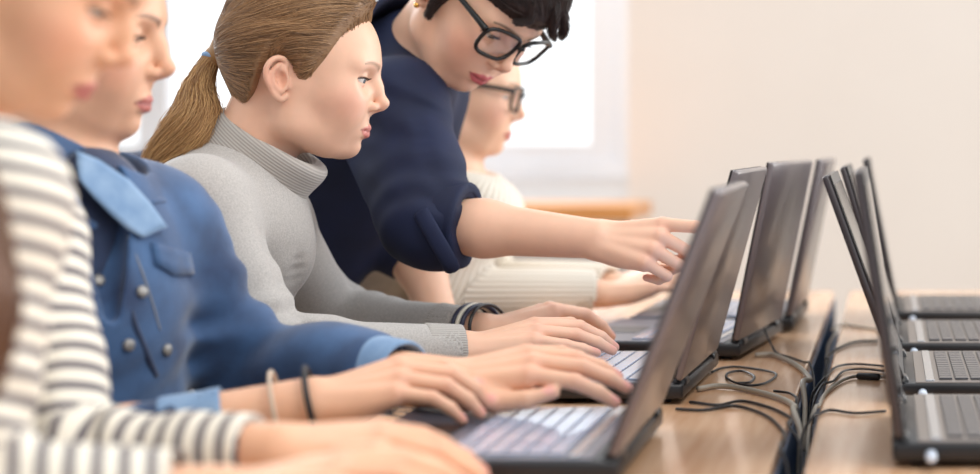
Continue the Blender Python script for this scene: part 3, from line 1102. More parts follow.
# ------------------------------------------------------------------ bodies
SKIN = np.array(srgb(236, 196, 170)[:3])

def unit(v):
    v = np.asarray(v, float)
    return v / np.linalg.norm(v)

def place_head(feature, px, py, Y, R, s):
    """The head frame that shows the given feature of the face at a pixel, its centre Y metres away."""
    d = R @ (np.asarray(feature, float) * s)
    q = P(px, py, Y + d[1])
    return Frame(q - d, R, s)

def torso(S, J, grow=0.0, k=0.06, scale=1.0):
    f = J['front']
    pts, ws, fl = J['spine'], J['width'], J['flat']
    for i in range(len(pts) - 1):
        S.cone(pts[i], pts[i + 1], ws[i] + grow, ws[i + 1] + grow, k, flat=(f[i], fl[i]))

def garment_arm(S, sh, el, wr, r, cut=0.0, k=0.03, neck=None):
    """Sleeve: shoulder, elbow, wrist with radii r[0..3]; ends cut metres before the wrist with an open cuff."""
    d = unit(np.asarray(wr) - el)
    end = np.asarray(wr) - d * cut
    if neck is not None:
        S.cone(neck, sh, r[0] * 0.86, r[0], 0.05)
    S.cone(sh, el, r[0], r[1], k)
    S.cone(el, end, r[2], r[3], k * 0.6)
    return end, d

def open_cuff(S, end, d, r_in, r_out, depth=0.03):
    b = (np.minimum(end, end + d * 0.05) - r_out - 0.01, np.maximum(end, end + d * 0.05) + r_out + 0.01)
    S.ops.append(('func', lambda x, y, z: np.maximum(-((x - end[0]) * d[0] + (y - end[1]) * d[1] + (z - end[2]) * d[2]),
                                                      np.sqrt((x - end[0]) ** 2 + (y - end[1]) ** 2 + (z - end[2]) ** 2) - r_out * 1.9), 's', 0.002, b[0], b[1]))
    S.cone(end - d * depth, end + d * 0.02, r_in, r_in, 0.001, 's')

def skin_arm(S, sh, el, wr, r=(0.040, 0.032, 0.033, 0.0240), neck=None):
    if neck is not None:
        S.cone(neck, sh, r[0] * 0.8, r[0], 0.04)
    S.cone(sh, el, r[0], r[1], 0.02)
    m = np.asarray(el) + (np.asarray(wr) - el) * 0.3
    S.cone(el, m, r[2], r[2] * 1.0, 0.02)
    S.cone(m, wr, r[2], r[3], 0.02)

def folds_at(points, amp=0.004, freq=260.0, reach=0.07, seed=1):
    """Creases that ring the elbows and other bends."""
    def f(x, y, z):
        t = 0
        for i, (c, d, a) in enumerate(points):
            c, d = np.asarray(c, float), unit(d)
            u = (x - c[0]) * d[0] + (y - c[1]) * d[1] + (z - c[2]) * d[2]
            r2 = (x - c[0]) ** 2 + (y - c[1]) ** 2 + (z - c[2]) ** 2
            wob = vnoise(x * 32, y * 32, z * 32, seed + i)
            t = t + a * np.exp(-r2 / reach ** 2) * np.sin(freq * u + 1.6 * wob)
        return amp * t
    return f

def drape(amp=0.003, scale=22, seed=3):
    return lambda x, y, z: amp * vnoise(x * scale, y * scale, z * scale, seed)

def fold_line(pts, r=0.012, depth=0.006):
    """One soft crease pressed along a line."""
    q = catmull(pts, 5)
    def f(x, y, z):
        best = np.full(np.shape(x), 9.0)
        for c in q:
            best = np.minimum(best, (x - c[0]) ** 2 + (y - c[1]) ** 2 + (z - c[2]) ** 2)
        return depth * np.exp(-best / (r * r))
    return f

def legs(person, hip, knees, ankles, feet_dir, mat, radii=(0.088, 0.064, 0.055)):
    S = Sculpt(0.008)
    for (h, kn, an) in zip(hip, knees, ankles):
        S.cone(h, kn, radii[0], radii[1], 0.03)
        S.cone(kn, an, radii[2], 0.047, 0.02)
    S.cone(hip[0], hip[1], radii[0] + 0.002, radii[0] + 0.002, 0.03)
    S.build('trousers', mat, person)
    d = unit(feet_dir)
    for an in ankles:
        S = Sculpt(0.005)
        a = np.array([an[0], an[1], 0.0])
        S.cone(a - d * 0.03 + (0, 0, 0.045), a + d * 0.15 + (0, 0, 0.032), 0.042, 0.034, 0.02)
        S.cone(a + (0, 0, 0.05), a + (0, 0, 0.09), 0.042, 0.044, 0.03)
        S.plane((a[0], a[1], 0.002), (0, 0, -1))
        S.build('shoe', M_shoe, person)

def finish_body(S, H, hands, name_label, skin=SKIN, nail=None, group=None, **hc):
    V, Q = S.mesh()
    C = np.tile(skin, (len(V), 1))
    C = head_colors(V, C, H, **hc)
    for h in hands:
        C = h.color(V, C, **({'nail': nail} if nail else {}))
    o = np_mesh('person', V, Q, M_skin, None, C)
    tag(o, name_label, 'person', group)
    return o

def lashes(H, parent, mat, lid, n=26):
    rng = np.random.RandomState(5)
    L_ = []
    for sgn in (-1, 1):
        c = np.array([EYE[0], sgn * EYE[1], EYE[2]])
        Rl = rotz(sgn * 0.42)
        op = (0.0088 - 0.0068 * lid) / 2
        zo = 0.0016 - 0.004 * lid - 0.001
        for i in range(n):
            u = -1 + 2 * (i + 0.5) / n
            y = u * 0.0125
            z = zo + op * math.sqrt(max(0, 1 - u * u)) + 0.0004
            x = math.sqrt(max(1e-9, (EYE_R + 0.0013) ** 2 - y * y - z * z))
            p = np.array([x, y, z])
            d = unit([1.0, u * 0.75, -0.15])
            ln = 0.0075 * (0.75 + 0.25 * (sgn * u > 0)) * rng.uniform(0.85, 1.1)
            pts = [p, p + d * ln * 0.5 + np.array([0, 0, -0.0006]), p + d * ln + np.array([0, 0, 0.0014])]
            L_.append([H(c + Rl @ q) for q in pts])
    return curves_obj('eyelashes', L_, 0.00028 * H.s, mat, parent, 0.2)

M_lash = new_mat('lash_brown', srgb(46, 34, 30), 0.5)
M_glasses = new_mat('glasses_black', srgb(12, 11, 12), 0.3)
M_lens = new_mat('lens_glass', (1, 1, 1, 1), 0.0)
tb = N(M_lens, 'ShaderNodeBsdfTransparent')
gb = N(M_lens, 'ShaderNodeBsdfGlossy')
gb.inputs['Roughness'].default_value = 0.02
mx = N(M_lens, 'ShaderNodeMixShader')
mx.inputs['Fac'].default_value = 0.07
L(M_lens, tb.outputs[0], mx.inputs[1])
L(M_lens, gb.outputs[0], mx.inputs[2])
L(M_lens, mx.outputs[0], M_lens.node_tree.nodes['Material Output'].inputs['Surface'])

def glasses(H, parent, r=0.0028, w=0.0255, hgt=0.0205, x0=0.1040, z0=0.0215, mat=M_glasses, yc=0.0325):
    g = None
    for sgn in (-1, 1):
        ring = []
        for i in range(28):
            a = 2 * math.pi * i / 28
            c, s_ = math.cos(a), math.sin(a)
            u = math.copysign(abs(c) ** 0.62, c) * w
            v = math.copysign(abs(s_) ** 0.66, s_) * hgt * (1.0 if s_ > 0 else 1.0)
            u *= 1 + 0.07 * (v / hgt)
            y = sgn * (yc + u)
            ring.append(H((x0 - 0.25 * max(0, abs(y) - 0.02) - 0.04 * (hgt - v), y, z0 + v)))
        b = bmesh.new()
        bm_tube(b, ring, r * H.s, 10, close=True)
        bmesh.ops.recalc_face_normals(b, faces=b.faces)
        if g is None:
            g = from_bm('glasses', b, mat, parent)
        else:
            from_bm('rim', b, mat, g)
        b = bmesh.new()
        nrm = H.R[:, 0] * 0.0006
        A = [b.verts.new(np.array(q) + nrm) for q in ring]
        B = [b.verts.new(np.array(q) - nrm) for q in ring]
        b.faces.new(A)
        b.faces.new(B[::-1])
        for i in range(28):
            b.faces.new((A[i], B[i], B[(i + 1) % 28], A[(i + 1) % 28]))
        from_bm('lens', b, M_lens, g, smooth=False)
        y = sgn * (yc + w + 0.003)
        t = [H((x0 - 0.25 * (abs(y) - 0.02), y, z0 + hgt * 0.62)), H((0.072, sgn * 0.0715, z0 + hgt * 0.62)), H((0.025, sgn * 0.0755, z0 + hgt * 0.5)), H((0.000, sgn * 0.0745, z0 + 0.008)), H((-0.022, sgn * 0.077, z0 - 0.008))]
        tube_obj('temple', t, [r * 1.7 * H.s, r * 1.5 * H.s, r * 1.2 * H.s, r * H.s, r * H.s], mat, g, 8, n=6)
    tube_obj('bridge', [H((x0 + 0.000, -(yc - w), z0 + 0.006)), H((x0 + 0.005, 0, z0 + 0.009)), H((x0 + 0.000, (yc - w), z0 + 0.006))], r * H.s, mat, g, 8)
    return g

def band(name, c, d, r, tube, mat, parent, flat=1.0, seg=36):
    """A bracelet: ring of radius r round the axis d at c."""
    d = unit(d)
    a = unit(np.cross(d, (0, 0.3, 1)))
    b_ = np.cross(d, a)
    ring = [np.asarray(c) + r * (math.cos(t) * a + math.sin(t) * b_ * flat) for t in np.linspace(0, 2 * math.pi, seg, endpoint=False)]
    b = bmesh.new()
    bm_tube(b, ring, tube, 10, close=True)
    bmesh.ops.recalc_face_normals(b, faces=b.faces)
    return from_bm(name, b, mat, parent)

def sleeve_attrs(V, arms, spine_a, spine_d):
    """Distance along the nearest sleeve, or up the spine, for stripes and ribs."""
    al = (V - spine_a) @ unit(spine_d)
    best = np.full(len(V), 9.0)
    val = al.copy()
    for (a, b, l0, rad) in arms:
        t, d = seg_param(V, a, b)
        m = (d < rad) & (d < best)
        val[m] = (t + l0)[m]
        best[m] = d[m]
    return val

# ------------------------------------------------------------------ the woman in the grey turtleneck
def woman_grey():
    lid = 0.32
    H = place_head((0.1196, 0, -0.003), 388, 105, 2.44, euler(12, 10), 1.0)
    nb = P(243, 182, 2.44)
    sr, sl = P(197, 207, 2.30), P(264, 220, 2.57)
    er, el = P(272, 359, 2.27), P(336, 323, 2.72)
    wr, wl = P(466, 350, 2.37), P(486, 331, 2.60)
    hr = Hand(wr, P(545, 330, 2.40) - wr, (-0.25, -0.20, 1), True, 1.06,
              curl={'index': (14, 30, 14), 'middle': (16, 24, 10), 'ring': (18, 16, 8), 'pinky': (20, 4, 4)},
              spread={'index': 6, 'middle': 1, 'ring': -5, 'pinky': -13})
    hl = Hand(wl, P(560, 309, 2.66) - wl, (-0.3, -0.15, 1), False, 1.06,
              curl={'index': (22, 26, 12), 'middle': (24, 26, 12), 'ring': (22, 24, 12), 'pinky': (20, 20, 10)})
    pel, wst, cst = np.array((-1.02, 2.44, 0.53)), np.array((-0.985, 2.44, 0.70)), np.array((-0.885, 2.445, 0.90))
    fr = unit((0.88, 0.0, -0.42))
    J = dict(spine=[pel, wst, cst, nb + (-0.02, 0, -0.04)], width=[0.160, 0.128, 0.140, 0.085], flat=[0.72, 0.74, 0.72], front=[fr, fr, fr])
    S = Sculpt(0.002)
    sculpt_head(S, H, lid, 0.15)
    S.cone(H((-0.024, 0, -0.030)), nb, 0.046, 0.055, 0.022)
    torso(S, J, -0.024)
    skin_arm(S, sr, er, wr, neck=nb + (0, -0.05, -0.05))
    skin_arm(S, sl, el, wl, neck=nb + (0, 0.05, -0.05))
    hr.sculpt(S)
    hl.sculpt(S)
    S.plane((0, 0, 0.436), (0, 0, -1))
    o = finish_body(S, H, [hr, hl], 'person in a grey turtleneck with a blonde ponytail, typing, in sharp focus', lid=lid, smile=0.15,
                    skin=np.array(srgb(234, 188, 160)[:3]), lip=srgb(204, 116, 110), brow=srgb(140, 104, 78))
    add_eyes(H, o, (1, -0.12, -0.18))
    lashes(H, o, M_lash, lid)
    # sweater
    S = Sculpt(0.003)
    torso(S, J)
    S.cone(nb + (-0.045, 0, -0.085), nb + (-0.008, 0, -0.030), 0.092, 0.076, 0.04)
    S.cone(nb + (-0.01, 0, -0.03), nb + (0.008, 0, 0.005), 0.068, 0.062, 0.02)
    S.cone(nb + (-0.03, 0, -0.12), nb + (0.030, 0, -0.085), 0.085, 0.058, 0.05)
    ends = []
    for (s, e, w, sg) in ((sr, er, wr, -1), (sl, el, wl, 1)):
        end, d = garment_arm(S, s, e, w, (0.056, 0.046, 0.045, 0.035), 0.008 if sg < 0 else 0.036, neck=nb + (0, sg * 0.055, -0.055))
        S.cone(e, e + (w - e) * 0.28, 0.0455, 0.042, 0.02)
        ends.append((end, d))
    for end, d in ends:
        open_cuff(S, end, d, 0.0285, 0.036)
    S.plane((0, 0, 0.432), (0, 0, -1))
    S.disp.append(drape(0.003, 20, 4))
    S.disp.append(folds_at([(er + (0.035, -0.02, 0.03), er - sr, 1.0), (el + (0.03, 0, 0.03), wl - el, 0.8), (sr + (0.05, 0.04, -0.07), (0.8, 0, -0.6), 0.5)], 0.0045, 150, 0.06, 2))
    S.disp.append(fold_line([P(262, 236, 2.30), P(280, 280, 2.28), P(300, 330, 2.26)], 0.014, 0.006))
    S.disp.append(fold_line([P(276, 215, 2.42), P(290, 250, 2.42), P(300, 300, 2.42)], 0.014, 0.008))
    sw = S.build('sweater', M_grey, o)
    # ribbed cuffs
    for (end, d, w) in ((ends[0][0], ends[0][1], wr), (ends[1][0], ends[1][1], wl)):
        S = Sculpt(0.002)
        a = end - d * 0.042
        S.cone(a, end + d * 0.004, 0.0355, 0.0315, 0.01)
        S.cone(a - d * 0.05, end + d * 0.05, 0.0275, 0.0275, 0.002, 's')
        for pt, nn in ((end + d * 0.004, d), (a, -d)):
            S.plane(pt, nn)
        V, Q = S.mesh()
        ref = unit(np.cross(d, (0, 1, 0.2)))
        r2 = np.cross(d, ref)
        ang = np.arctan2((V - a) @ ref, (V - a) @ r2)
        np_mesh('cuff', V, Q, M_greyrib, sw, None, {'rib': ang * 0.036})
    # rolled turtleneck
    A, B = P(244, 179, 2.44), P(271, 141, 2.44)
    ax = unit(B - A)
    S = Sculpt(0.002)
    S.cone(A - ax * 0.03, B, 0.0790, 0.0720, 0.01, flat=((0, 1, 0), 0.88))
    S.plane(B + ax * 0.004, ax, k=0.012)
    S.cone(A - ax * 0.1, B + ax * 0.1, 0.0640, 0.0620, 0.014, 's', flat=((0, 1, 0), 0.88))
    S.plane(A - ax * 0.030, -ax, k=0.012)
    S.disp.append(drape(0.0022, 30, 9))
    fx = unit(np.cross((0, 1, 0), ax))
    S.disp.append(lambda x, y, z: -0.006 * np.exp(-(((x - B[0]) * ax[0] + (y - B[1]) * ax[1] + (z - B[2]) * ax[2]) / 0.022) ** 2) * np.clip(((x - B[0]) * fx[0] + (z - B[2]) * fx[2]) / 0.07, 0, 1))
    V, Q = S.mesh()
    np_mesh('collar', V, Q, M_greyrib, sw, None, {'rib': (V - A) @ unit(ax + np.array((0.12, 0, 0.05)))})
    # hair drawn back into a ponytail
    line = [(-.13, -.075), (-.06, -.066), (-.046, -.055), (-.040, -.028), (-.034, .010), (-.026, .032), (-.012, .040), (.003, .030), (.012, .010), (.022, .012), (.040, .041), (.0526, .069), (.075, .094), (.0935, .107), (.12, .125)]
    c1, c2 = srgb(100, 73, 50), srgb(182, 142, 100)
    Mh, Mc = hair_mat('honey_brown_hair', c1, c2, 0.32, True), hair_mat('honey_brown_hair_base', c1, c2)
    tie = P(211, 56, 2.44)
    cap, f = hair_cap('hair', H, line, 0.0125, Mc, o, 0.0025, extra=lambda u, v, w, e: -0.0045 * np.clip((u - 0.02) / 0.04, 0, 1) * np.clip(1 - e / 0.035, 0, 1) + 0.012 * np.clip((w - 0.075) / 0.05, 0, 1) * np.clip(e / 0.03, 0, 1))
    rng = np.random.RandomState(1)
    n = 13000
    q = np.stack([rng.uniform(-0.10, 0.10, n * 4), rng.uniform(-0.085, 0.085, n * 4), rng.uniform(-0.06, 0.14, n * 4)], 1)
    hx, hz = np.array(line).T
    W = H.o + (q * H.s) @ H.R.T
    W = project(f, W, 0, 5)
    q = H.inv(W)
    e = q[:, 2] - np.interp(q[:, 0], hx, hz)
    d = np.abs(f(W[:, 0], W[:, 1], W[:, 2]))
    keep = (e > 0.0015) & (d < 0.002)
    W = W[keep][:n]
    curves_obj('hair_strands', comb(f, W, tie, 16, rng, 0.0006, 0.0014), 0.00030, Mh, cap)
    S = Sculpt(0.003)
    S.cone(H((-0.066, 0, 0.050)), P(215, 55, 2.44), 0.040, 0.012, 0.02)
    cen = [P(213, 56, 2.44), P(202, 78, 2.43), P(197, 98, 2.42), P(197, 118, 2.41), P(186, 138, 2.40), P(164, 158, 2.39), P(146, 184, 2.385)]
    rad = [0.009, 0.0145, 0.022, 0.031, 0.033, 0.021, 0.005]
    S.chain(catmull(cen, 3), np.interp(np.linspace(0, 6, 19), np.arange(7), np.array(rad) * 0.80), 0.008, flat=((0, 1, 0), 0.75))
    c3 = srgb(134, 94, 54)
    Mp = hair_mat('blonde_ponytail_strands', c3, srgb(214, 172, 116), 0.34, True)
    pt = S.build('ponytail', hair_mat('blonde_ponytail_base', c3, srgb(200, 158, 104)), cap)
    curves_obj('ponytail_strands', lock(cen, rad, 4200, 26, rng, ((0, 1, 0), 0.8), 0.005), 0.00034, Mp, pt)
    band('hair_tie', P(212, 58, 2.44), unit(cen[1] - cen[0]), 0.0105, 0.0032, cloth_mat('hair_tie_blue', srgb(120, 160, 205), srgb(160, 190, 225), 60), cap)
    legs(o, [pel + (0, -0.09, -0.01), pel + (0, 0.09, -0.01)], [np.array((-0.60, 2.34, 0.52)), np.array((-0.60, 2.54, 0.52))], [np.array((-0.62, 2.35, 0.10)), np.array((-0.62, 2.53, 0.10))], (1, 0, 0), M_darkdenim)
    # bracelets on the far wrist
    dl = unit(wl - el)
    Mn, Mw = new_mat('navy_bracelet_enamel', srgb(34, 40, 66), 0.35), new_mat('ivory_bracelet_enamel', srgb(226, 222, 206), 0.35)
    for i, (off, m) in enumerate(((-0.028, Mn), (-0.0205, Mw), (-0.013, Mn))):
        b = band('bracelet', wl + (0, 0.005, 0.000) + dl * (off + 0.004), dl, 0.0425, 0.0033, m, None, 0.79)
        tag(b, ['navy bracelet nearest the grey cuff on the far wrist', 'ivory bracelet between two navy ones on the far wrist', 'navy bracelet nearest the hand on the grey-sleeved far wrist'][i], 'bracelet', 'bracelets on the grey-sleeved wrist')
    b = band('beaded_bracelet', wl + (0, 0.006, 0.000) + dl * 0.004, unit(dl + np.array((0, 0.05, 0.08))), 0.0435, 0.0024, M_glasses, None, 0.80)
    tag(b, 'thin black beaded bracelet on the far wrist of the woman in grey', 'bracelet')
    return o
woman_grey()

# ------------------------------------------------------------------ the standing woman in navy who leans over and points
def woman_navy():
    lid, smile = 0.42, 0.7
    R = euler(-34, 47, -10)
    H = place_head((0.1196, 0, -0.003), 508, 71, 2.70, R, 1.05)
    sr, sl = P(402, 100, 2.66), np.array((-0.705, 2.95, 1.12))
    er, el = P(436, 224, 2.56), np.array((-0.722, 2.93, 0.895))
    wr, wl = P(598, 239, 2.52), np.array((-0.664, 2.86, 0.785))
    nb = np.array((-0.690, 2.80, 1.160))
    hr = Hand(wr, P(648, 241, 2.50) - wr, (-0.10, -0.80, 0.62), True, 1.0,
              curl={'index': (4, 12, 8), 'middle': (48, 92, 45), 'ring': (52, 95, 48), 'pinky': (50, 92, 45)},
              spread={'index': 0, 'middle': 0, 'ring': -2, 'pinky': -5},
              thumb=[(0.018, 0.016, -0.014), (0.050, 0.030, -0.032), (0.080, 0.026, -0.036), (0.102, 0.014, -0.036)])
    hl = Hand(wl, (0.10, -0.02, -0.020), (0.3, 0, 1), False, 0.98, curl={'index': (-8, 6, 6), 'middle': (-8, 6, 6), 'ring': (-8, 6, 6), 'pinky': (-6, 6, 6)})
    hip, wst, cst = np.array((-1.09, 2.88, 0.90)), np.array((-0.945, 2.88, 0.945)), np.array((-0.80, 2.87, 1.065))
    fr = unit((0.62, 0.0, -0.78))
    J = dict(spine=[hip, wst, cst, nb + (-0.03, 0, -0.03)], width=[0.165, 0.135, 0.142, 0.085], flat=[0.80, 0.85, 0.78], front=[fr, fr, fr])
    S = Sculpt(0.002)
    sculpt_head(S, H, lid, smile)
    S.cone(H((-0.014, 0, -0.030)), nb, 0.049, 0.055, 0.030)
    torso(S, J, -0.030)
    skin_arm(S, sr, er, wr, (0.042, 0.034, 0.0350, 0.0255), neck=nb + (0, -0.05, -0.03))
    skin_arm(S, sl, el, wl, (0.042, 0.036, 0.0370, 0.0265), neck=nb + (0, 0.05, -0.03))
    hr.sculpt(S)
    hl.sculpt(S)
    o = finish_body(S, H, [hr, hl], 'person in a navy shirt and black glasses, leaning over and pointing at a laptop', lid=lid, smile=smile,
                    skin=np.array(srgb(234, 188, 160)[:3]), lip=srgb(186, 62, 82), brow=srgb(50, 36, 32), nail=srgb(206, 160, 150))
    add_eyes(H, o, (1, -0.05, -0.25))
    lashes(H, o, M_lash, lid)
    S = Sculpt(0.003)
    torso(S, J)
    S.cone(cst + (0.02, 0, -0.09), wst + (0.09, 0, -0.075), 0.085, 0.075, 0.06)                  # the shirt hangs loose in front
    nk = unit(H((-0.02, 0, -0.075)) - nb)
    S.cone(nb + (-0.05, 0, -0.03), nb + nk * 0.012, 0.090, 0.074, 0.03)
    end, d = garment_arm(S, sr, er, wr, (0.056, 0.054, 0.052, 0.049), 0.185, neck=nb + (-0.01, -0.06, -0.035))
    e2, d2 = garment_arm(S, sl, el, wl, (0.062, 0.058, 0.056, 0.052), 0.215, neck=nb + (-0.01, 0.06, -0.035))
    S.cone(sr + (-0.04, 0.03, -0.05), er + (-0.03, 0.01, 0.01), 0.050, 0.044, 0.03)
    open_cuff(S, end, d, 0.041, 0.055)
    open_cuff(S, e2, d2, 0.041, 0.055)
    S.disp.append(drape(0.0035, 17, 8))
    S.disp.append(folds_at([((sr + er) / 2 + (0.02, -0.02, 0.03), unit((0.5, 0, 1)), 0.8), (er + (0, 0, 0.03), er - sr, 0.8), (sr + (-0.02, -0.03, 0), (0.3, 0, 1), 0.7)], 0.004, 120, 0.08, 5))
    S.disp.append(fold_line([P(400, 62, 2.58), P(418, 110, 2.57), P(430, 160, 2.53), P(452, 190, 2.51)], 0.013, 0.009))
    S.disp.append(fold_line([P(385, 120, 2.56), P(415, 142, 2.54), P(440, 165, 2.52)], 0.012, 0.006))
    S.disp.append(fold_line([P(380, 200, 2.60), P(410, 195, 2.54), P(440, 210, 2.51)], 0.012, 0.006))
    sh = S.build('shirt', M_navy, o)
    # rolled cuffs
    for (c, dd, rr) in ((end, d, 0.053), (e2, d2, 0.056)):
        S = Sculpt(0.0025)
        S.cone(c - dd * 0.050, c + dd * 0.004, rr + 0.001, rr + 0.004, 0.01)
        S.plane(c + dd * 0.004, dd, k=0.006)
        S.plane(c - dd * 0.050, -dd, k=0.006)
        S.cone(c - dd * 0.1, c + dd * 0.1, 0.046, 0.046, 0.004, 's')
        S.disp.append(drape(0.0025, 40, 12))
        S.build('rolled_cuff', M_navy, sh)
    # sleeve tab and its button
    tp = [P(421, 212, 2.495), P(432, 232, 2.487), P(447, 258, 2.490), P(452, 268, 2.50)]
    tube_obj('sleeve_tab', tp, 0.011, M_navy, sh, 10, flat=((0, 1, 0), 0.35))
    M_btn = new_mat('navy_button', srgb(40, 50, 84), 0.3)
    def button(p, nrm, r, mat, parent):
        b = bmesh.new()
        n_ = unit(nrm)
        bm_tube(b, [np.asarray(p) - n_ * 0.0015, np.asarray(p) + n_ * 0.0012, np.asarray(p) + n_ * 0.002], [r, r, r * 0.7], 18)
        return from_bm('button', b, mat, parent)
    button(P(403, 210, 2.537), (0, -1, 0.1), 0.0055, M_btn, sh)
    # collar
    A, B = nb + (-0.012, 0, 0.0), H((-0.02, 0, -0.075))
    ax = unit(B - A)
    S = Sculpt(0.0025)
    S.cone(A - ax * 0.02, A + ax * 0.110, 0.083, 0.078, 0.01)
    S.plane(A + ax * 0.066, unit(ax + np.array((0.15, 0.05, 0))), k=0.006)
    S.cone(A - ax * 0.06, A + ax * 0.14, 0.070, 0.070, 0.006, 's')
    S.plane(A - ax * 0.022, -ax, k=0.006)
    S.build('collar', M_navy, sh)
    # dark hair: side parting, a sweep over the forehead, gathered behind
    line = [(-.13, -.045), (-.06, -.050), (-.046, -.040), (-.036, .006), (-.026, .032), (-.012, .042), (.003, .030), (.009, .000), (.014, -.020), (.019, -.020), (.025, .020), (.040, .050), (.060, .060), (.080, .060), (.12, .060)]
    c1, c2 = srgb(22, 16, 16), srgb(62, 44, 40)
    Mh, Mc = hair_mat('dark_brown_hair', c1, c2, 0.3, True), hair_mat('dark_brown_hair_base', c1, c2)
    fr_ = lambda u, v, w, e: 0.007 * np.clip((u - 0.03) / 0.06, 0, 1) * np.clip(e / 0.02, 0, 1) + 0.010 * np.clip((w - 0.08) / 0.04, 0, 1)
    cap, f = hair_cap('hair', H, line, 0.011, Mc, o, 0.003, extra=fr_)
    rng = np.random.RandomState(2)
    n = 7000
    q = np.stack([rng.uniform(-0.10, 0.13, n * 4), rng.uniform(-0.095, 0.095, n * 4), rng.uniform(-0.06, 0.16, n * 4)], 1)
    W = project(f, H.o + (q * H.s) @ H.R.T, 0, 6)
    q = H.inv(W)
    hx, hz = np.array(line).T
    keep = (q[:, 2] - np.interp(q[:, 0], hx, hz) > 0.0) & (np.abs(f(W[:, 0], W[:, 1], W[:, 2])) < 0.002)
    curves_obj('hair_strands', comb(f, W[keep][:n], H((-0.075, -0.03, 0.11)), 14, rng, 0.0006, 0.003), 0.00036, Mh, cap)
    for cen in ([H((0.05, 0.01, 0.125)), H((0.098, 0.028, 0.098)), H((0.112, 0.042, 0.076)), H((0.106, 0.056, 0.060))],
                [H((0.04, 0.00, 0.128)), H((0.100, 0.000, 0.104)), H((0.116, 0.014, 0.076)), H((0.113, 0.034, 0.060))],
                [H((0.03, -0.03, 0.124)), H((0.086, -0.034, 0.102)), H((0.106, -0.028, 0.076)), H((0.104, -0.040, 0.062))],
                [H((0.00, -0.070, 0.060)), H((0.016, -0.078, 0.030)), H((0.018, -0.077, 0.004)), H((0.022, -0.074, -0.020))]):
        curves_obj('fringe_strands', lock(cen, [0.006, 0.007, 0.006, 0.002], 260, 14, rng, None, 0.003), 0.00045, Mh, cap)
    glasses(H, o, 0.0028, 0.0295, 0.0215, 0.1085, 0.0225, yc=0.0350)
    # small gold ear stud
    b = bmesh.new()
    bmesh.ops.create_uvsphere(b, u_segments=16, v_segments=10, radius=0.0042)
    st = from_bm('ear_stud', b, new_mat('gold', srgb(226, 176, 92), 0.2, 1.0), o)
    st.location = H((-0.004, -0.0725, -0.0235))
    legs(o, [hip + (0, -0.09, -0.02), hip + (0, 0.08, -0.02)], [np.array((-1.07, 2.78, 0.47)), np.array((-1.10, 2.94, 0.47))], [np.array((-1.13, 2.78, 0.10)), np.array((-1.16, 2.94, 0.10))], (1, 0, 0), M_darkdenim, (0.098, 0.066, 0.058))
    return o
woman_navy()

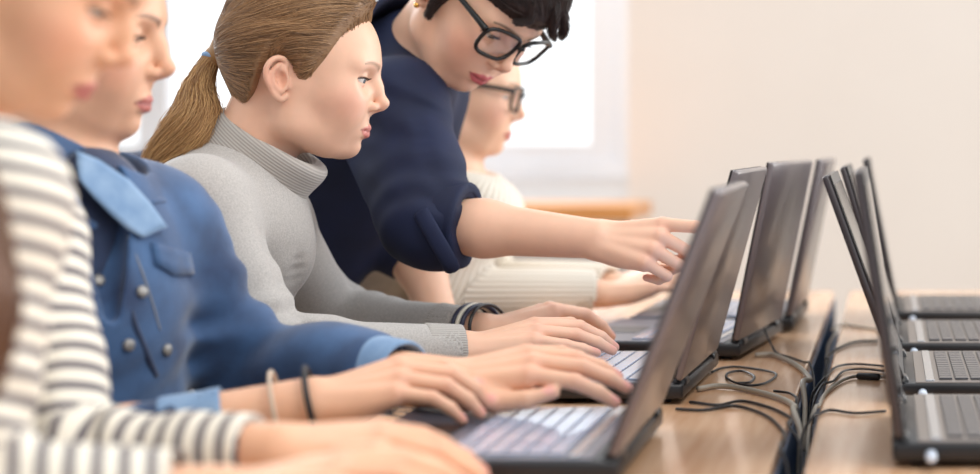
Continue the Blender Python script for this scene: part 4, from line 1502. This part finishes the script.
# ------------------------------------------------------------------ the woman in the denim jacket
def woman_denim():
    lid = 0.45
    H = place_head((0.1196, 0, -0.003), 174, 70, 2.03, euler(8, 9), 1.06)
    nb = P(66, 196, 2.03)
    sr, sl = np.array((-0.895, 1.87, 0.965)), P(150, 232, 2.13)
    er, el = np.array((-0.800, 1.83, 0.742)), P(243, 364, 2.15)
    wr, wl = P(314, 401, 1.88), P(448, 383, 2.00)
    hr = Hand(wr, P(384, 381, 1.90) - wr, (-0.15, -0.35, 1), True, 1.0,
              curl={'index': (22, 24, 14), 'middle': (24, 26, 14), 'ring': (24, 26, 14), 'pinky': (22, 24, 14)})
    hl = Hand(wl, P(530, 366, 2.00) - wl, (-0.10, -0.45, 1), False, 1.05,
              curl={'index': (20, 18, 10), 'middle': (20, 18, 10), 'ring': (20, 18, 10), 'pinky': (18, 18, 10)},
              thumb=[(0.018, 0.020, -0.008), (0.048, 0.042, -0.008), (0.080, 0.046, -0.010), (0.106, 0.040, -0.012)])
    pel, wst, cst = np.array((-1.03, 2.03, 0.53)), np.array((-0.985, 2.03, 0.70)), np.array((-0.905, 2.01, 0.89))
    fr = unit((0.90, -0.35, -0.30))
    J = dict(spine=[pel, wst, cst, nb + (-0.02, 0, -0.05)], width=[0.165, 0.138, 0.155, 0.090], flat=[0.74, 0.78, 0.76], front=[fr, fr, fr])
    S = Sculpt(0.0025)
    sculpt_head(S, H, lid)
    S.cone(H((-0.024, 0, -0.030)), nb, 0.046, 0.056, 0.022)
    torso(S, J, -0.018)
    skin_arm(S, sr, er, wr, neck=nb + (0, -0.05, -0.05))
    skin_arm(S, sl, el, wl, (0.040, 0.032, 0.034, 0.027), neck=nb + (0, 0.05, -0.05))
    hr.sculpt(S)
    hl.sculpt(S)
    S.plane((0, 0, 0.44), (0, 0, -1))
    o = finish_body(S, H, [hr, hl], 'person in a blue denim jacket typing beside the striped top', lid=lid,
                    skin=np.array(srgb(226, 176, 144)[:3]), lip=srgb(184, 100, 98), brow=srgb(96, 66, 50))
    add_eyes(H, o, (1, -0.30, -0.25))
    lashes(H, o, M_lash, lid)
    # dark denim shirt under the jacket
    S = Sculpt(0.004)
    torso(S, J, -0.004)
    S.cone(nb + (-0.03, 0, -0.07), nb + (0.012, -0.01, -0.012), 0.088, 0.070, 0.03)
    S.plane((0, 0, 0.434), (0, 0, -1))
    S.disp.append(drape(0.003, 25, 2))
    S.build('shirt', M_darkdenim, o)
    # jacket
    S = Sculpt(0.003)
    torso(S, J, 0.012)
    end_r, dr = garment_arm(S, sr, er, wr, (0.062, 0.048, 0.038, 0.033), 0.130, neck=nb + (-0.02, -0.06, -0.06))
    end_l, dl = garment_arm(S, sl, el, wl, (0.062, 0.050, 0.047, 0.040), 0.108, neck=nb + (-0.02, 0.06, -0.06))
    S.cone(cst + fr * 0.045 + (0.01, 0.02, -0.02), wst + fr * 0.085 + (0.055, 0.02, 0.0), 0.116, 0.128, 0.05)
    S.cone(sl + (0, 0, -0.02), cst + (0.06, 0.10, -0.02), 0.055, 0.06, 0.05)
    # the open neck, a wedge that narrows towards the belly
    side = unit(np.cross(fr, (0, 0, 1)))
    top = nb + fr * 0.075 + (0, 0, 0.02)
    fo = unit((0.62, -0.75, -0.20))
    S.cone(nb + fo * 0.09 + (0, 0, 0.03), nb + fo * 0.135 + (0, 0, -0.085), 0.046, 0.014, 0.004, 's')
    S.cone(nb + (0, 0, -0.03), nb + (0.03, 0, 0.10), 0.066, 0.075, 0.004, 's')
    end_r, end_l = end_r + dr * 0.045, end_l + dl * 0.045
    S.plane((0, 0, 0.436), (0, 0, -1))
    S.disp.append(drape(0.0060, 16, 6))
    S.disp.append(drape(0.0035, 34, 16))
    S.disp.append(folds_at([(el + (0.02, 0, 0.035), el - sl, 1.0), (sl + (0.05, 0, -0.08), (0.6, 0, -1), 0.8), (er, er - sr, 0.8), (cst + fr * 0.12 + (0, 0.05, -0.08), (0.3, 0.3, -1), 0.7)], 0.005, 110, 0.085, 4))
    jk = S.build('jacket', M_denim, o)
    # faded cuffs
    for (e, d, rr, ln) in ((end_r, dr, 0.0350, 0.055), (end_l, dl, 0.0405, 0.055)):
        S = Sculpt(0.0025)
        S.cone(e - d * ln, e + d * 0.005, rr + 0.001, rr, 0.01)
        S.plane(e + d * 0.005, d, k=0.004)
        S.plane(e - d * ln, -d, k=0.004)
        S.cone(e - d * 0.1, e + d * 0.1, rr - 0.005, rr - 0.005, 0.002, 's')
        S.disp.append(drape(0.0015, 40, 3))
        S.build('cuff', M_denimlight, jk)
    # collar leaves
    A, B = nb + (-0.015, 0, -0.02), H((-0.03, 0, -0.085))
    ax = unit(B - A)
    S = Sculpt(0.003)
    S.cone(A - ax * 0.045, A + ax * 0.040, 0.112, 0.076, 0.01)
    S.cone(A - ax * 0.06, A + ax * 0.06, 0.112, 0.060, 0.004, 's')
    S.plane(A + ax * 0.032, ax, k=0.006)
    S.plane(A - ax * 0.042, -ax, k=0.006)
    S.cone(A + fr * 0.14 - ax * 0.06, A + fr * 0.10 + ax * 0.05, 0.034, 0.040, 0.004, 's')
    S.build('collar', M_denim, jk)
    # pocket flap, placket seams and buttons on the chest, pressed to the jacket's own front
    dg = bpy.context.evaluated_depsgraph_get()
    bvh_v = np.empty(len(jk.data.vertices) * 3, np.float32)
    jk.data.vertices.foreach_get('co', bvh_v)
    from mathutils.bvhtree import BVHTree
    bvh = BVHTree.FromPolygons([tuple(v) for v in bvh_v.reshape(-1, 3)], [tuple(p.vertices) for p in jk.data.polygons])
    def on(px, py, lift=0.002):
        """The jacket's surface at a pixel, with its normal."""
        o_ = Vector((0, 0, ZC))
        d_ = (Vector(P(px, py, 2.0)) - o_).normalized()
        hit, nn, _, dist = bvh.ray_cast(o_, d_)
        if hit is None:
            return Vector(P(px, py, 2.0)), Vector((0, -1, 0))
        if nn.dot(d_) > 0:
            nn = -nn
        return hit + nn * lift, nn
    # the turned-out collar leaf on her left shoulder
    Lf = [[(76, 150), (100, 160), (130, 180), (150, 202), (168, 227)], [(77, 164), (97, 178), (122, 198), (140, 216), (156, 232)], [(79, 180), (94, 198), (112, 216), (128, 230), (143, 238)]]
    fb = bmesh.new()
    hp = [(x, y, on(x, y, 0)[0].y) for row in Lf for x, y in row]
    med = float(np.median([q[2] for q in hp]))
    hp = np.array([q for q in hp if abs(q[2] - med) < 0.06])
    k3 = np.linalg.lstsq(np.c_[np.ones(len(hp)), hp[:, 0], hp[:, 1]], hp[:, 2], rcond=None)[0]
    leafp = lambda x, y, lift: Vector(P(x, y, k3[0] + k3[1] * x + k3[2] * y - 0.006 - lift))
    A_ = [[fb.verts.new(leafp(x, y, 0.011)) for x, y in row] for row in Lf]
    B_ = [[fb.verts.new(leafp(x, y, 0.002)) for x, y in row] for row in Lf]
    for i in range(2):
        for j in range(4):
            fb.faces.new((A_[i][j], A_[i][j + 1], A_[i + 1][j + 1], A_[i + 1][j]))
            fb.faces.new((B_[i][j], B_[i + 1][j], B_[i + 1][j + 1], B_[i][j + 1]))
    rim = [(0, j) for j in range(5)] + [(1, 4)] + [(2, j) for j in range(4, -1, -1)] + [(1, 0)]
    for q in range(len(rim)):
        a_, c_ = rim[q], rim[(q + 1) % len(rim)]
        fb.faces.new((A_[a_[0]][a_[1]], B_[a_[0]][a_[1]], B_[c_[0]][c_[1]], A_[c_[0]][c_[1]]))
    bmesh.ops.subdivide_edges(fb, edges=fb.edges[:], cuts=2, use_grid_fill=True, smooth=0.6)
    bmesh.ops.recalc_face_normals(fb, faces=fb.faces)
    from_bm('collar_leaf', fb, M_denimlight, jk)
    M_seam = new_mat('ochre_seam_thread', srgb(128, 132, 140), 0.8)
    M_btn = new_mat('metal_button', srgb(150, 148, 144), 0.45, 0.5)
    grid = [[on(150 + 38 * u + 4 * v, 243 + 22 * v + 10 * u + (6 * (1 - abs(2 * u - 1)) if v == 1 else 0), 0.004) for u in np.linspace(0, 1, 7)] for v in np.linspace(0, 1, 4)]
    b = bmesh.new()
    F_ = [[b.verts.new(p) for p, n_ in row] for row in grid]
    B_ = [[b.verts.new(p - n_ * 0.006) for p, n_ in row] for row in grid]
    for i in range(3):
        for j in range(6):
            b.faces.new((F_[i][j], F_[i][j + 1], F_[i + 1][j + 1], F_[i + 1][j]))
            b.faces.new((B_[i][j], B_[i + 1][j], B_[i + 1][j + 1], B_[i][j + 1]))
    rim = [(0, j) for j in range(7)] + [(i, 6) for i in range(1, 4)] + [(3, j) for j in range(5, -1, -1)] + [(i, 0) for i in range(2, 0, -1)]
    for q in range(len(rim)):
        a_, c_ = rim[q], rim[(q + 1) % len(rim)]
        b.faces.new((F_[a_[0]][a_[1]], B_[a_[0]][a_[1]], B_[c_[0]][c_[1]], F_[c_[0]][c_[1]]))
    bmesh.ops.recalc_face_normals(b, faces=b.faces)
    flap = from_bm('pocket_flap', b, M_denim, jk)
    for pts in ([(128, 236), (142, 272), (153, 305), (160, 330)],):
        tube_obj('seam', [on(x, y, 0.0002)[0] for x, y in pts], 0.0012, M_seam, jk, 8)
    tube_obj('placket_opening', [on(x, y, -0.0015)[0] for x, y in ((122, 286), (134, 320), (146, 350), (157, 376))], 0.0036, M_darkdenim, jk, 8)
    for x, y in ((141, 292), (166, 350), (98, 281), (128, 345)):
        p, nn = on(x, y, 0.001)
        b = bmesh.new()
        n_ = np.array(nn)
        bm_tube(b, [np.array(p) - n_ * 0.002, np.array(p) + n_ * 0.002, np.array(p) + n_ * 0.0035], [0.0062, 0.0062, 0.0044], 18)
        from_bm('button', b, M_btn, jk)
    # hair drawn back
    line = [(-.13, -.075), (-.06, -.066), (-.046, -.055), (-.040, -.028), (-.034, .010), (-.026, .032), (-.012, .040), (.003, .030), (.012, .010), (.022, .012), (.040, .041), (.0526, .069), (.075, .094), (.0935, .107), (.12, .125)]
    c1, c2 = srgb(78, 52, 36), srgb(132, 96, 66)
    cap, f = hair_cap('hair', H, line, 0.014, hair_mat('chestnut_hair_base', c1, c2), o, 0.003)
    rng = np.random.RandomState(4)
    q = np.stack([rng.uniform(-0.10, 0.10, 16000), rng.uniform(-0.085, 0.085, 16000), rng.uniform(-0.06, 0.14, 16000)], 1)
    W = project(f, H.o + (q * H.s) @ H.R.T, 0, 5)
    hx, hz = np.array(line).T
    q = H.inv(W)
    W = W[(q[:, 2] - np.interp(q[:, 0], hx, hz) > 0.0015) & (np.abs(f(W[:, 0], W[:, 1], W[:, 2])) < 0.002)][:4000]
    curves_obj('hair_strands', comb(f, W, H((-0.098, 0, 0.03)), 12, rng, 0.0006, 0.002), 0.0005, hair_mat('chestnut_hair', c1, c2, 0.32, True), cap)
    S = Sculpt(0.004)
    S.chain([H((-0.095, 0, 0.035)), H((-0.125, 0, 0.03)), H((-0.135, 0, -0.03)), H((-0.120, 0, -0.11))], [0.016, 0.026, 0.030, 0.010], 0.02)
    S.build('ponytail', hair_mat('chestnut_ponytail', c1, c2), cap)
    legs(o, [pel + (0, -0.09, -0.01), pel + (0, 0.09, -0.01)], [np.array((-0.60, 1.92, 0.52)), np.array((-0.60, 2.12, 0.52))], [np.array((-0.62, 1.93, 0.10)), np.array((-0.62, 2.11, 0.10))], (1, 0, 0), M_trouser)
    # wristbands on the near wrist
    dw = unit(wr - er)
    for off, r, t, m, lab in ((-0.002, 0.0285, 0.0030, M_cable, 'dark thin wristband on the near wrist of the denim jacket wearer'),
                              (-0.034, 0.0315, 0.0022, new_mat('pale_thread', srgb(206, 186, 166), 0.7), 'pale thread bracelet between dark wristband and denim cuff')):
        tag(band('wristband', wr + dw * off, dw, r + 0.005, t, m, None), lab, 'bracelet', 'wristbands of the denim jacket wearer')
    return o
woman_denim()

# ------------------------------------------------------------------ the woman in the striped top, nearest the camera
def woman_striped():
    lid = 0.6
    H = place_head((0.1196, 0, -0.003), 133, 62, 1.60, euler(8, 29), 1.03)
    nb = np.array((-0.795, 1.60, 1.005))
    sr, sl = P(-26, 208, 1.42), np.array((-0.775, 1.72, 0.955))
    er, el = P(-60, 512, 1.36), P(62, 462, 1.645)
    wr, wl = P(222, 496, 1.42), P(280, 449, 1.60)
    hr = Hand(wr, P(340, 472, 1.44) - wr, (-0.15, -0.1, 1), True, 1.0, curl={'index': (10, 18, 12), 'middle': (12, 18, 12), 'ring': (12, 18, 12), 'pinky': (12, 18, 12)})
    hl = Hand(wl, P(402, 441, 1.60) - wl, (-0.05, -0.30, 1), False, 1.0,
              curl={'index': (20, 18, 10), 'middle': (20, 18, 10), 'ring': (20, 18, 10), 'pinky': (18, 16, 10)},
              thumb=[(0.018, 0.020, -0.008), (0.048, 0.046, -0.008), (0.078, 0.056, -0.008), (0.102, 0.058, -0.006)])
    pel, wst, cst = np.array((-0.985, 1.60, 0.53)), np.array((-0.945, 1.60, 0.69)), np.array((-0.850, 1.60, 0.88))
    fr = unit((0.92, 0, -0.38))
    J = dict(spine=[pel, wst, cst, nb + (-0.02, 0, -0.05)], width=[0.165, 0.138, 0.148, 0.088], flat=[0.74, 0.78, 0.76], front=[fr, fr, fr])
    S = Sculpt(0.0028)
    sculpt_head(S, H, lid)
    S.cone(H((-0.024, 0, -0.030)), nb, 0.046, 0.056, 0.022)
    torso(S, J, -0.014)
    skin_arm(S, sr, er, wr, (0.034, 0.026, 0.027, 0.0225), neck=nb + (0, -0.05, -0.05))
    skin_arm(S, sl, el, wl, (0.034, 0.026, 0.027, 0.0225), neck=nb + (0, 0.05, -0.05))
    hr.sculpt(S)
    hl.sculpt(S)
    S.plane((0, 0, 0.436), (0, 0, -1))
    o = finish_body(S, H, [hr, hl], 'person in a white and navy striped top, closest of all to the camera', lid=lid,
                    skin=np.array(srgb(232, 180, 146)[:3]), lip=srgb(190, 106, 104), brow=srgb(110, 76, 56))
    add_eyes(H, o, (1, -0.1, -0.4))
    lashes(H, o, M_lash, lid)
    S = Sculpt(0.003)
    torso(S, J)
    S.cone(nb + (-0.03, 0, -0.08), nb + (0.0, 0, -0.015), 0.092, 0.070, 0.03)
    end_r, dr = garment_arm(S, sr, er, wr, (0.060, 0.054, 0.050, 0.038), 0.005, neck=nb + (-0.01, -0.06, -0.05))
    end_l, dl = garment_arm(S, sl, el, wl, (0.056, 0.046, 0.040, 0.0275), 0.026, neck=nb + (-0.01, 0.06, -0.05))
    open_cuff(S, end_r, dr, 0.030, 0.041)
    open_cuff(S, end_l, dl, 0.0255, 0.029)
    S.plane((0, 0, 0.428), (0, 0, -1))
    S.disp.append(drape(0.004, 19, 7))
    S.disp.append(folds_at([(el + (0.03, 0, 0.02), wl - el, 1.0), (er + (0.02, 0, 0.03), er - sr, 0.8)], 0.005, 130, 0.08, 3))
    V, Q = S.mesh()
    arms = [(sr, er, 0.0, 0.085), (er, wr, np.linalg.norm(er - sr), 0.075), (sl, el, 0.0, 0.078), (el, wl, np.linalg.norm(el - sl), 0.075)]
    al = sleeve_attrs(V, arms, pel, cst - pel)
    np_mesh('striped_top', V, Q, M_stripe, o, None, {'along': al})
    S = Sculpt(0.0025)
    S.cone(end_l - dl * 0.010, end_l + dl * 0.004, 0.0290, 0.0285, 0.01)
    S.plane(end_l + dl * 0.004, dl, k=0.003)
    S.plane(end_l - dl * 0.010, -dl, k=0.003)
    S.cone(end_l - dl * 0.05, end_l + dl * 0.05, 0.0255, 0.0255, 0.002, 's')
    S.build('cuff_hem', M_darkdenim, o)
    line = [(-.13, -.050), (-.06, -.052), (-.046, -.038), (-.040, -.012), (-.030, .012), (-.020, .032), (-.006, .040), (.012, .030), (.022, .010), (.030, .014), (.044, .041), (.0526, .069), (.075, .094), (.0935, .107), (.12, .125)]
    c1, c2 = srgb(74, 48, 34), srgb(128, 88, 60)
    cap, f = hair_cap('hair', H, line, 0.016, hair_mat('brown_hair_base', c1, c2), o, 0.003)
    Ml = hair_mat('brown_hair', c1, c2, 0.34, True)
    rng = np.random.RandomState(6)
    q = np.stack([rng.uniform(-0.10, 0.10, 16000), rng.uniform(-0.085, 0.085, 16000), rng.uniform(-0.06, 0.14, 16000)], 1)
    W = project(f, H.o + (q * H.s) @ H.R.T, 0, 5)
    hx, hz = np.array(line).T
    q = H.inv(W)
    W = W[(q[:, 2] - np.interp(q[:, 0], hx, hz) > 0.0015) & (np.abs(f(W[:, 0], W[:, 1], W[:, 2])) < 0.002)][:3500]
    curves_obj('hair_strands', comb(f, W, H((-0.06, -0.07, -0.03)), 12, rng, 0.0006, 0.002), 0.0006, Ml, cap)
    cen = [H((-0.05, -0.055, -0.01)), P(-70, 110, 1.36), P(-52, 200, 1.315), P(-26, 300, 1.29), P(-24, 390, 1.29)]
    rad = [0.024, 0.030, 0.030, 0.026, 0.008]
    S = Sculpt(0.004)
    S.chain(catmull(cen, 3), np.interp(np.linspace(0, 4, 13), np.arange(5), np.array(rad) * 0.8), 0.02)
    lk = S.build('hair_lock', hair_mat('brown_lock_base', c1, c2), cap)
    curves_obj('lock_strands', lock(cen, rad, 1500, 22, rng, None, 0.006), 0.0006, Ml, lk)
    legs(o, [pel + (0, -0.09, -0.01), pel + (0, 0.09, -0.01)], [np.array((-0.58, 1.50, 0.52)), np.array((-0.58, 1.70, 0.52))], [np.array((-0.60, 1.51, 0.10)), np.array((-0.60, 1.69, 0.10))], (1, 0, 0), M_darkdenim)
    return o
woman_striped()

# ------------------------------------------------------------------ the woman in the cream sweater, farthest along the table
def woman_cream():
    lid = 0.55
    H = place_head((0.1196, 0, -0.003), 525, 116, 3.24, euler(6, 12), 1.0)
    nb = P(452, 190, 3.24)
    sr, sl = P(474, 216, 3.12), P(482, 214, 3.40)
    er, el = P(440, 295, 3.08), P(470, 290, 3.44)
    wr, wl = P(604, 294, 3.16), P(618, 286, 3.30)
    hr = Hand(wr, P(648, 282, 3.18) - wr, (-0.2, -0.2, 1), True, 1.0)
    hl = Hand(wl, P(650, 274, 3.28) - wl, (-0.2, -0.2, 1), False, 1.0)
    pel, wst, cst = np.array((-0.93, 3.25, 0.53)), np.array((-0.900, 3.25, 0.70)), np.array((-0.800, 3.25, 0.875))
    fr = unit((0.88, 0, -0.42))
    J = dict(spine=[pel, wst, cst, nb + (-0.02, 0, -0.04)], width=[0.160, 0.128, 0.140, 0.085], flat=[0.72, 0.76, 0.74], front=[fr, fr, fr])
    S = Sculpt(0.003)
    sculpt_head(S, H, lid)
    S.cone(H((-0.022, 0, -0.030)), nb, 0.047, 0.055, 0.022)
    torso(S, J, -0.014)
    skin_arm(S, sr, er, wr, (0.034, 0.026, 0.027, 0.0225), neck=nb + (0, -0.05, -0.05))
    skin_arm(S, sl, el, wl, (0.034, 0.026, 0.027, 0.0225), neck=nb + (0, 0.05, -0.05))
    hr.sculpt(S)
    hl.sculpt(S)
    S.plane((0, 0, 0.436), (0, 0, -1))
    o = finish_body(S, H, [hr, hl], 'person in a cream sweater and glasses, farthest along the table', lid=lid,
                    skin=np.array(srgb(236, 190, 160)[:3]), lip=srgb(196, 104, 98), brow=srgb(130, 96, 70))
    add_eyes(H, o, (1, -0.1, -0.3))
    glasses(H, o, 0.0026, 0.0255, 0.0200, 0.1075, 0.0210)
    S = Sculpt(0.004)
    torso(S, J)
    S.plane((0, 0, 0.428), (0, 0, -1))
    S.build('top', M_beige, o)
    S = Sculpt(0.0035)
    S.cone(nb + (-0.035, 0, -0.075), nb + (0.012, 0, -0.02), 0.094, 0.074, 0.04)
    S.cone(cst + (0.01, 0, 0.01), nb + (0, 0, -0.06), 0.122, 0.085, 0.05, flat=((0.88, 0, -0.42), 0.8))
    end_r, dr = garment_arm(S, sr, er, wr, (0.060, 0.050, 0.048, 0.038), 0.015, neck=nb + (0, -0.06, -0.05))
    end_l, dl = garment_arm(S, sl, el, wl, (0.060, 0.050, 0.048, 0.038), 0.015, neck=nb + (0, 0.06, -0.05))
    S.cone(nb + (-0.02, 0, -0.02), nb + (0.05, 0, 0.10), 0.058, 0.07, 0.006, 's')
    open_cuff(S, end_r, dr, 0.030, 0.041)
    open_cuff(S, end_l, dl, 0.030, 0.041)
    S.disp.append(drape(0.004, 16, 5))
    V, Q = S.mesh()
    rib = np.zeros(len(V))
    best = np.full(len(V), 9.0)
    for a, b, r in ((sr, er, .06), (er, wr, .05), (sl, el, .06), (el, wl, .05), (cst, nb, .1)):
        d = unit(b - a)
        t, dist = seg_param(V, a, b)
        ref = unit(np.cross(d, (0, 1, 0.1)))
        ang = np.arctan2((V - a) @ ref, (V - a) @ np.cross(d, ref)) * r
        m = dist - r < best
        rib[m] = ang[m]
        best[m] = (dist - r)[m]
    np_mesh('sweater', V, Q, M_cream, o, None, {'rib': rib})
    line = [(-.13, -.075), (-.06, -.066), (-.046, -.055), (-.040, -.028), (-.034, .010), (-.026, .032), (-.012, .040), (.003, .030), (.012, .010), (.022, .016), (.036, .045), (.048, .075), (.070, .100), (.09, .113), (.12, .125)]
    c1, c2 = srgb(120, 88, 60), srgb(176, 138, 98)
    cap, f = hair_cap('hair', H, line, 0.010, hair_mat('light_brown_hair_base', c1, c2), o, 0.003)
    rng = np.random.RandomState(8)
    q = np.stack([rng.uniform(-0.10, 0.10, 12000), rng.uniform(-0.085, 0.085, 12000), rng.uniform(-0.06, 0.14, 12000)], 1)
    W = project(f, H.o + (q * H.s) @ H.R.T, 0, 5)
    hx, hz = np.array(line).T
    q = H.inv(W)
    W = W[(q[:, 2] - np.interp(q[:, 0], hx, hz) > 0.0015) & (np.abs(f(W[:, 0], W[:, 1], W[:, 2])) < 0.002)][:3000]
    curves_obj('hair_strands', comb(f, W, H((-0.095, 0, 0.06)), 12, rng, 0.0006, 0.002), 0.0006, hair_mat('light_brown_hair', c1, c2, 0.32, True), cap)
    S = Sculpt(0.004)
    S.ell(H((-0.115, 0, 0.068)), (0.036, 0.038, 0.036))
    S.disp.append(drape(0.003, 60, 2))
    S.build('hair_bun', hair_mat('light_brown_bun', c1, c2), cap)
    legs(o, [pel + (0, -0.09, -0.01), pel + (0, 0.09, -0.01)], [np.array((-0.55, 3.15, 0.52)), np.array((-0.55, 3.35, 0.52))], [np.array((-0.57, 3.16, 0.10)), np.array((-0.57, 3.34, 0.10))], (1, 0, 0), M_trouser)
    return o
woman_cream()

# ------------------------------------------------------------------ chairs under the four seated women
M_chairwood = new_mat('chair_plywood', srgb(226, 182, 130), 0.4)
noise_mix(M_chairwood, srgb(232, 190, 140), srgb(212, 162, 108), 8, 8, stretch=(1, 6, 6), lo=0.3, hi=0.7)
def chair(x, y, label):
    """Seat front edge towards +x; x is the plane of the backrest."""
    r = tag(empty('school_chair', (x, y, 0)), label, 'chair', 'wooden chairs along the left table')
    inv = Matrix.Translation(r.location).inverted()
    def par(o):
        o.parent = r
        o.matrix_parent_inverse = inv
    b = bmesh.new()
    bm_box(b, (x + 0.02, y - 0.19, 0.405), (x + 0.40, y + 0.19, 0.420), 0.006)
    par(from_bm('seat', b, M_chairwood))
    b = bmesh.new()
    n = 9
    rows = []
    for z, bow in ((0.60, 0.0), (0.66, 0.004), (0.76, 0.004), (0.83, -0.004)):
        row = []
        for i in range(n):
            u = -1 + 2 * i / (n - 1)
            row.append((x - 0.035 * (1 - u * u) - (z - 0.6) * 0.16 + bow, y + 0.185 * u, z - (0.012 * u * u if z > 0.8 else 0)))
        rows.append(row)
    Fv = [[b.verts.new(p) for p in row] for row in rows]
    Bv = [[b.verts.new((p[0] - 0.012, p[1], p[2])) for p in row] for row in rows]
    for i in range(len(rows) - 1):
        for j in range(n - 1):
            b.faces.new((Fv[i][j], Fv[i][j + 1], Fv[i + 1][j + 1], Fv[i + 1][j]))
            b.faces.new((Bv[i][j], Bv[i + 1][j], Bv[i + 1][j + 1], Bv[i][j + 1]))
    for j in range(n - 1):
        b.faces.new((Fv[0][j], Bv[0][j], Bv[0][j + 1], Fv[0][j + 1]))
        b.faces.new((Fv[-1][j], Fv[-1][j + 1], Bv[-1][j + 1], Bv[-1][j]))
    for i in range(len(rows) - 1):
        b.faces.new((Fv[i][0], Fv[i + 1][0], Bv[i + 1][0], Bv[i][0]))
        b.faces.new((Fv[i][-1], Bv[i][-1], Bv[i + 1][-1], Fv[i + 1][-1]))
    bmesh.ops.recalc_face_normals(b, faces=b.faces)
    par(from_bm('backrest', b, M_chairwood))
    for s in (-1, 1):
        par(tube_obj('back_post', [(x + 0.03, y + s * 0.17, 0.39), (x - 0.02, y + s * 0.175, 0.55), (x - 0.055, y + s * 0.18, 0.80)], 0.010, M_steel, None, 10))
        for xx, dx in ((0.05, -0.05), (0.36, 0.04)):
            par(tube_obj('leg', [(x + xx, y + s * 0.165, 0.405), (x + xx + dx, y + s * 0.185, 0.0)], 0.011, M_steel, None, 10, spline=False))
    return r
chair(-1.24, 1.60, 'wooden school chair under the person in stripes')
chair(-1.29, 2.03, 'wooden school chair under the person in the denim jacket')
chair(-1.28, 2.44, 'wooden school chair under the person in the grey turtleneck')
chair(-1.17, 3.25, 'wooden school chair behind the person in the cream sweater')
